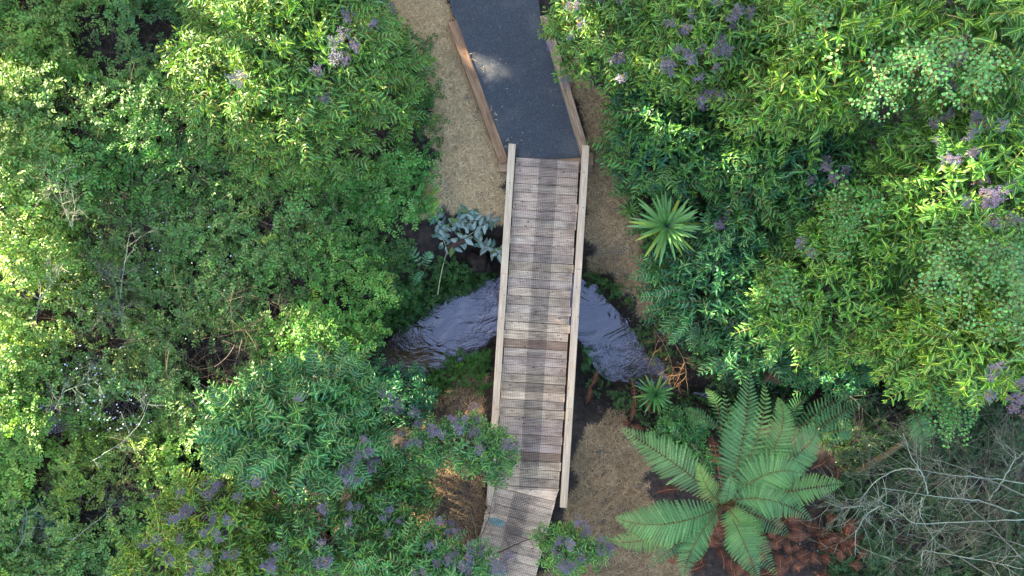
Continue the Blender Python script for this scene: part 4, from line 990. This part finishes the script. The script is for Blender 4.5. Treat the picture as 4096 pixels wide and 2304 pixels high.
def rough_tube(P, r, k=10, seed=0):
    t = tube(P, r, k); v = t.V; nn = vnoise(v[:, 0]*1.0+v[:, 2], v[:, 1]+seed, 14, 2); cen = np.repeat(np.asarray(P), k, 0); t.V = cen+(v-cen)*(0.8+.45*nn)[:, None]; return t
P = bez(W(1783, 1002, -.28), W(1820, 975, -.24), W(1866, 962, -.25), 9); c0 = Vector(P[0])
tag(link('log', mesh(rough_tube(P-np.array(c0), [.045]*9), 'log', ['bark'], False), loc=c0, col=(.45,.32,.3)), 'short dark brown log lying across the silver-leaved branch', 'log')
P = bez(W(1500, 938, -.3), W(1620, 920, -.25), W(1760, 945, -.35), 10); c0 = Vector(P[0])
tag(link('log', mesh(rough_tube(P-np.array(c0), np.linspace(.022, .03, 10)), 'log', ['bark'], False), loc=c0, col=(1.1,1.1,.8)), 'long thin mossy pole leading left from the silver-leaved branch', 'log')
def clod(px, py, z, r, label, col=(.35,.3,.3)):
    n = 14; V = []; Fc = []
    for i in range(n+1):
        th = math.pi*i/n
        for j in range(18):
            ph = j*2*math.pi/18; u = np.array((math.sin(th)*math.cos(ph), math.sin(th)*math.sin(ph), math.cos(th)*.7))
            V.append(u*r*(.35+1.25*float(vnoise(np.array(u[0]*3+px), np.array(u[1]*3+u[2]*3), 1.1, 4, 8)))*(1, .8, .8))
    for i in range(n):
        for j in range(18):
            a, b = i*18+j, i*18+(j+1) % 18; Fc += [(a, a+18, b+18), (a, b+18, b)]
    tag(link('soil_clod', mesh(T(V, Fc), 'soil_clod', ['soil'], False), loc=W(px, py, z)), label, 'soil clod', 'clods of dark soil')
clod(1728, 985, -.45, .13, 'dark crumbly soil clod left of the fallen branch')
clod(1920, 1050, -.6, .22, 'largest lump of dug soil left of the bridge')
clod(1990, 1370, -1.25, .17, 'muddy lump at the water edge under the left rail')
clod(2480, 1590, -1.15, .30, 'flat black mud lump on the bank right of the bridge')
clod(2310, 1760, -.45, .26, 'dark round soil lump beside the right rail')
clod(2230, 2070, -.5, .2, 'dark soil lump at the near end of the right rail')

# ------------------------------------------------------------------ bare branches
def bare(name, label, mains, zs, nt, mat, col, r0=.02, tl=(.25,.8), cat_='dead shrub', group=None, sub=2, droop=.25, tr=.0045):
    b = np.array(W(*mains[0][0], -.3)); o_ = thing(name, Vector(b), label, cat_, group); allp = []
    for mp, z in zip(mains, zs):
        K = [np.array(W(x, y, zz))-b for (x, y), zz in zip(mp, np.linspace(z[0], z[1], len(mp)))]
        P = []
        for i in range(len(K)-1):
            for q in range(6): P.append(K[i]+(K[i+1]-K[i])*q/6)
        P.append(K[-1]); P = np.array(P)
        for _ in range(2): P[1:-1] = (P[:-2]+2*P[1:-1]+P[2:])/4
        P += rng.normal(0, .006, P.shape); rr = np.linspace(r0, r0*.35, len(P))*rng.uniform(.85, 1.25, len(P)); allp.append(P)
        q = link('branch', mesh(tube(P, rr, 5, 0, np.array(col)), 'branch', [mat], False), o_, col=(1, 1, 1))
    ts = []; L1 = []
    def tw(p, d, L, r, lv):
        d = d/np.linalg.norm(d); m_ = p+d*L*.5+np.array((0, 0, .08*L))+rng.normal(0, .06*L, 3); e = p+d*L+np.array((rng.normal(0, .12)*L, rng.normal(0, .12)*L, -droop*L))
        B = bez(p, m_, e, 6); ts.append(tube(B, np.linspace(r, r*.35, 6), 3, 0, np.array(col)*rng.uniform(.5, 1.25)*np.array((rng.uniform(.9, 1.25), 1, 1))))
        if lv > 0:
            for k_ in range(rng.integers(2, 5)):
                f = rng.uniform(.2, .95); q = B[int(f*5)]; nd = d+rng.normal(0, .6, 3)*(1, 1, .4); tw(q, nd, L*rng.uniform(.35, .7), r*.6, lv-1)
    for i in range(nt):
        P = allp[rng.integers(len(allp))]; j = rng.integers(1, len(P)-1); ax = P[j+1]-P[j]; ax /= np.linalg.norm(ax)
        s_ = np.cross((0, 0, 1), ax)*rng.choice((-1, 1)); tw(P[j], ax*rng.uniform(.2, 1)+s_*rng.uniform(.3, 1)+(0, 0, rng.normal(.1, .2)), rng.uniform(*tl), tr, sub)
    q = link('twigs', mesh(cat(ts), 'twigs', [mat], False), o_); q['kind'] = 'stuff'
    return o_
def bz(x, y): return (3300+x/1.803, 1500+y/1.803)
bare('dead_shrub', 'pale lichen-covered bare branches arching in the lower right corner', [
    [bz(1400,1000), bz(1100,900), bz(830,880), bz(620,850), bz(400,810)], [bz(740,860), bz(720,760), bz(690,690), bz(630,610), bz(560,420)],
    [bz(1430,1040), bz(1000,1060), bz(640,1080), bz(500,960), bz(330,880)], [bz(700,690), bz(560,670), bz(380,750), bz(270,870), bz(250,940)],
    [bz(1430,780), bz(1150,740), bz(900,720), bz(700,690)], [bz(1180,900), bz(1290,760), bz(1350,630), bz(1430,560)], [bz(690,1400), bz(700,1260), bz(860,1290), bz(1200,1350), bz(1430,1400)],
    [bz(700,880), bz(680,980), bz(720,1090), bz(830,1240)], [bz(400,940), bz(300,1010), bz(220,1130), bz(215,1300)], [bz(280,940), bz(130,960), bz(0,915)]],
    [(.5,1.1),(.9,1.3),(.4,.8),(1.0,.6),(.6,1.0),(.5,1.1),(.2,.5),(.8,.3),(.7,.2),(.6,.5)], 130, 'lichen', (.62,.66,.60), .011, (.25,.8), tr=.004)
bare('dead_shrub', 'grey and reddish leafless twigs massed at the right edge', [
    [bz(1600,1500), bz(1300,1200), bz(1100,1000), bz(900,800)], [bz(1600,1300), bz(1200,1150), bz(900,1080)], [bz(1500,900), bz(1200,760), bz(900,640), bz(600,560)], [bz(1500,1600), bz(1100,1400), bz(800,1200), bz(600,1150)]],
    [(.1,.8),(.1,.6),(.6,1.0),(.1,.6)], 95, 'lichen', (.40,.34,.30), .012, (.35,1.0), tr=.0035)
bare('dead_shrub', 'thin dry stems at the right edge under the drooping shrub', [
    [bz(480,350), bz(700,420), bz(1000,500), bz(1400,600)], [bz(1430,200), bz(1300,300), bz(1150,450)], [bz(150,120), bz(330,300), bz(440,440)]],
    [(.5,.7),(.8,.6),(.3,.3)], 38, 'lichen', (.34,.28,.25), .006, (.3,.9))
P = bez(W(3430, 1890, -.1), W(3530, 1830, .1), W(3620, 1765, .5), 12); c0 = Vector(P[0])
tag(link('leaning_sapling', mesh(rough_tube(P-np.array(c0), np.linspace(.06, .04, 12)), 'leaning_sapling', ['bark'], False), loc=c0, col=(.75,.75,.5)), 'smooth olive-brown leaning trunk between the ferns and bare branches', 'sapling')
def lz_(x, y): return (x/1.811, 700+y/1.811)
bare('dead_shrub', 'sunlit whitish bare branches poking out of the scrub at the left edge', [
    [lz_(290,900), lz_(230,860), lz_(150,820)], [lz_(290,900), lz_(380,780), lz_(460,640)], [lz_(290,900), lz_(265,1000), lz_(260,1100)], [lz_(520,380), lz_(470,250), lz_(430,130), lz_(410,0)], [lz_(520,380), lz_(545,220), lz_(510,60)], [lz_(290,900), lz_(300,780), lz_(240,700)]],
    [(1.0,1.1),(1.0,1.3),(1.0,.6),(1.0,1.5),(1.0,1.4),(1.0,1.3)], 40, 'lichen', (.9,.8,.65), .008, (.15,.5), tr=.004)
bare('dead_shrub', 'thin lichened stem standing in the middle of the left scrub', [[lz_(900,1130), lz_(860,930), lz_(830,780), lz_(790,700)], [lz_(870,900), lz_(900,640), lz_(950,400)], [lz_(900,1000), lz_(700,1000), lz_(500,960)]], [(.6,.8),(.7,1.0),(.6,.7)], 30, 'lichen', (.5,.5,.45), .007, (.15,.5))
bare('dead_shrub', 'mossy grey branches over the dark hollow at the lower left', [
    [(50,2230),(100,2150),(110,2060),(90,2000)], [(290,2160),(350,2110),(420,2060),(460,2000)], [(290,2160),(210,2110),(130,2110)], [(360,1850),(480,1780),(560,1700),(600,1600)], [(180,1700),(230,1620),(260,1560),(400,1520)]],
    [(.3,.8),(.4,.8),(.4,.3),(.5,.9),(.5,.8)], 60, 'lichen', (.5,.55,.5), .008, (.15,.5))
bare('dead_shrub', 'bare seedling stems with a few buds over the near side of the pool', [[(1655,1500),(1660,1420),(1655,1370),(1670,1330)], [(1560,1520),(1540,1440),(1600,1400)], [(1600,1540),(1500,1480),(1450,1450)]], [(-1.0,-.2),(-1.0,-.4),(-1,-.5)], 32, 'twig', (2.0,1.8,1.3), .006, (.1,.4), tr=.003)
bare('dead_shrub', 'thin grey woody stems beneath the berried shrub by the left rail', [[(1930,2290),(1900,2100),(1850,1950),(1790,1850)], [(1700,2270),(1820,2080),(1930,1880)], [(1860,2240),(1950,2100),(1980,1950)], [(1680,2150),(1760,2000),(1800,1900)]], [(-.3,1.0),(-.3,1.0),(-.3,.9),(-.3,.8)], 60, 'twig', (1.8,1.7,1.5), .012, (.2,.6))
bare('dead_shrub', 'drooping straw-coloured stems beside the dark shrub above the fern', [[(2630,1340),(2660,1380),(2690,1460),(2700,1560)], [(2680,1330),(2740,1450),(2750,1560)], [(2590,1480),(2620,1400),(2640,1340)]], [(.3,-.2),(.3,0),(-.2,.3)], 26, 'twig', (2.3,2.2,1.6), .006, (.15,.5), tr=.003)
bare('fallen_branch', 'thin bare twig resting across the netting of the boardwalk', [[(1995,2210),(2060,2180),(2110,2160),(2150,2140)]], [(.45,.5)], 7, 'twig', (.9,.6,.5), .011, (.1,.3), 'fallen branch')

# ------------------------------------------------------------------ trees beyond the upper left of the frame that shade the ground
LIT = [(1925,245,0,.22),(1900,320,0,.12),(2010,850,-.2,.16),(1955,850,-.2,.12),(2122,965,0,.12),(2130,1130,0,.1),(2530,1880,0,.15),
       (950,250,2.6,1.0),(860,90,2.2,.9),(1080,120,2.9,.9),(1030,420,2.3,.35),(760,330,1.8,.5),
       (2290,150,2.0,.5),(2380,260,1.9,.35),(2270,60,1.7,.4),(2300,290,1.6,.25),(3230,200,3.7,.55),(3130,330,3.3,.35),(3560,120,4.2,.3),
       (3700,1440,3.0,.22),(3850,650,3.5,.22),
       (-60,1150,1.5,1.5),(60,1180,1.5,1.1),(20,900,1.5,1.1),(40,1350,1.4,.9),(200,1250,1.3,.4),(150,1100,1.5,.5),(220,900,1.5,.3),(0,600,.7,.6),(60,300,.7,.6),(240,230,.7,.3),(200,130,.8,.3),(20,1650,.8,.5),(280,430,.8,.2),(50,1500,.8,.4)]
hx = Vector((math.cos(SUN_AZ), math.sin(SUN_AZ), 0)); lat = Vector((-hx.y, hx.x, 0)); DT = 14.5
def to_wall(p):
    t = (DT-p.dot(hx))/(hx.dot(sun_dir)); q = p+sun_dir*t; return q.dot(lat), q.z
LW = []
for a, b, z, r in LIT:
    u_, h_ = to_wall(W(a, b, z)); LW.append((u_, h_, r))
LW = np.array(LW)
cl = T([(-.5,-.3,0),(.5,-.3,.1),(.5,.3,0),(-.5,.3,.1)], [(0,1,2),(0,2,3)], [(.5,.5,0)]*4)
for i in range(11):
    u0 = -13.5+i*2.5; q = hx*DT+lat*u0; base = Vector((q.x, q.y, -.2))
    t_ = thing('shade_tree', base, 'tall tree outside the frame whose crown shades the scene', 'tree', 'tall trees beyond the upper left')
    n = 9000; u = rng.normal(0, 1, (n, 3)); u /= np.linalg.norm(u, axis=1, keepdims=True); rr = rng.random(n)**.4
    pl_ = np.stack([u[:, 0]*2.6*rr, u[:, 1]*.9*rr, 6.6+u[:, 2]*6.6*rr], -1)
    wp = np.array(base)+pl_[:, 0:1]*np.array(lat)+pl_[:, 1:2]*np.array(hx)+pl_[:, 2:3]*np.array((0, 0, 1))
    sd = np.array(sun_dir); tt = (DT-wp@np.array(hx))/float(hx.dot(sun_dir)); pr_ = wp+tt[:, None]*sd; uu, hh = pr_@np.array(lat), pr_[:, 2]
    keep = np.ones(n, bool)
    for (a, b, r) in LW: keep &= ((uu-a)**2+(hh-b)**2 > (r*(.8+.4*rng.random(n)))**2)  # gaps cut in the unseen crowns along sun rays to keep spots lit
    wp = wp[keep]; k_ = len(wp)
    mt = frame(wp-np.array(base), rng.normal(0, 1, (k_, 3)), rng.normal(0, 1, (k_, 3)), rng.uniform(.22, .42, k_))
    o = link('crown', mesh(inst(cl, mt, np.full((k_, 3), 1.0)*rng.uniform(.7, 1.2, (k_, 1))), 'crown', ['leaf_dark']), t_, col=(1, 1, 1)); o['kind'] = 'stuff'
    link('trunk', mesh(tube(bez((0, 0, -.2), (.1, 0, 3), (0, 0, 8), 8), np.linspace(.2, .08, 8), 8), 'trunk', ['bark'], False), t_)
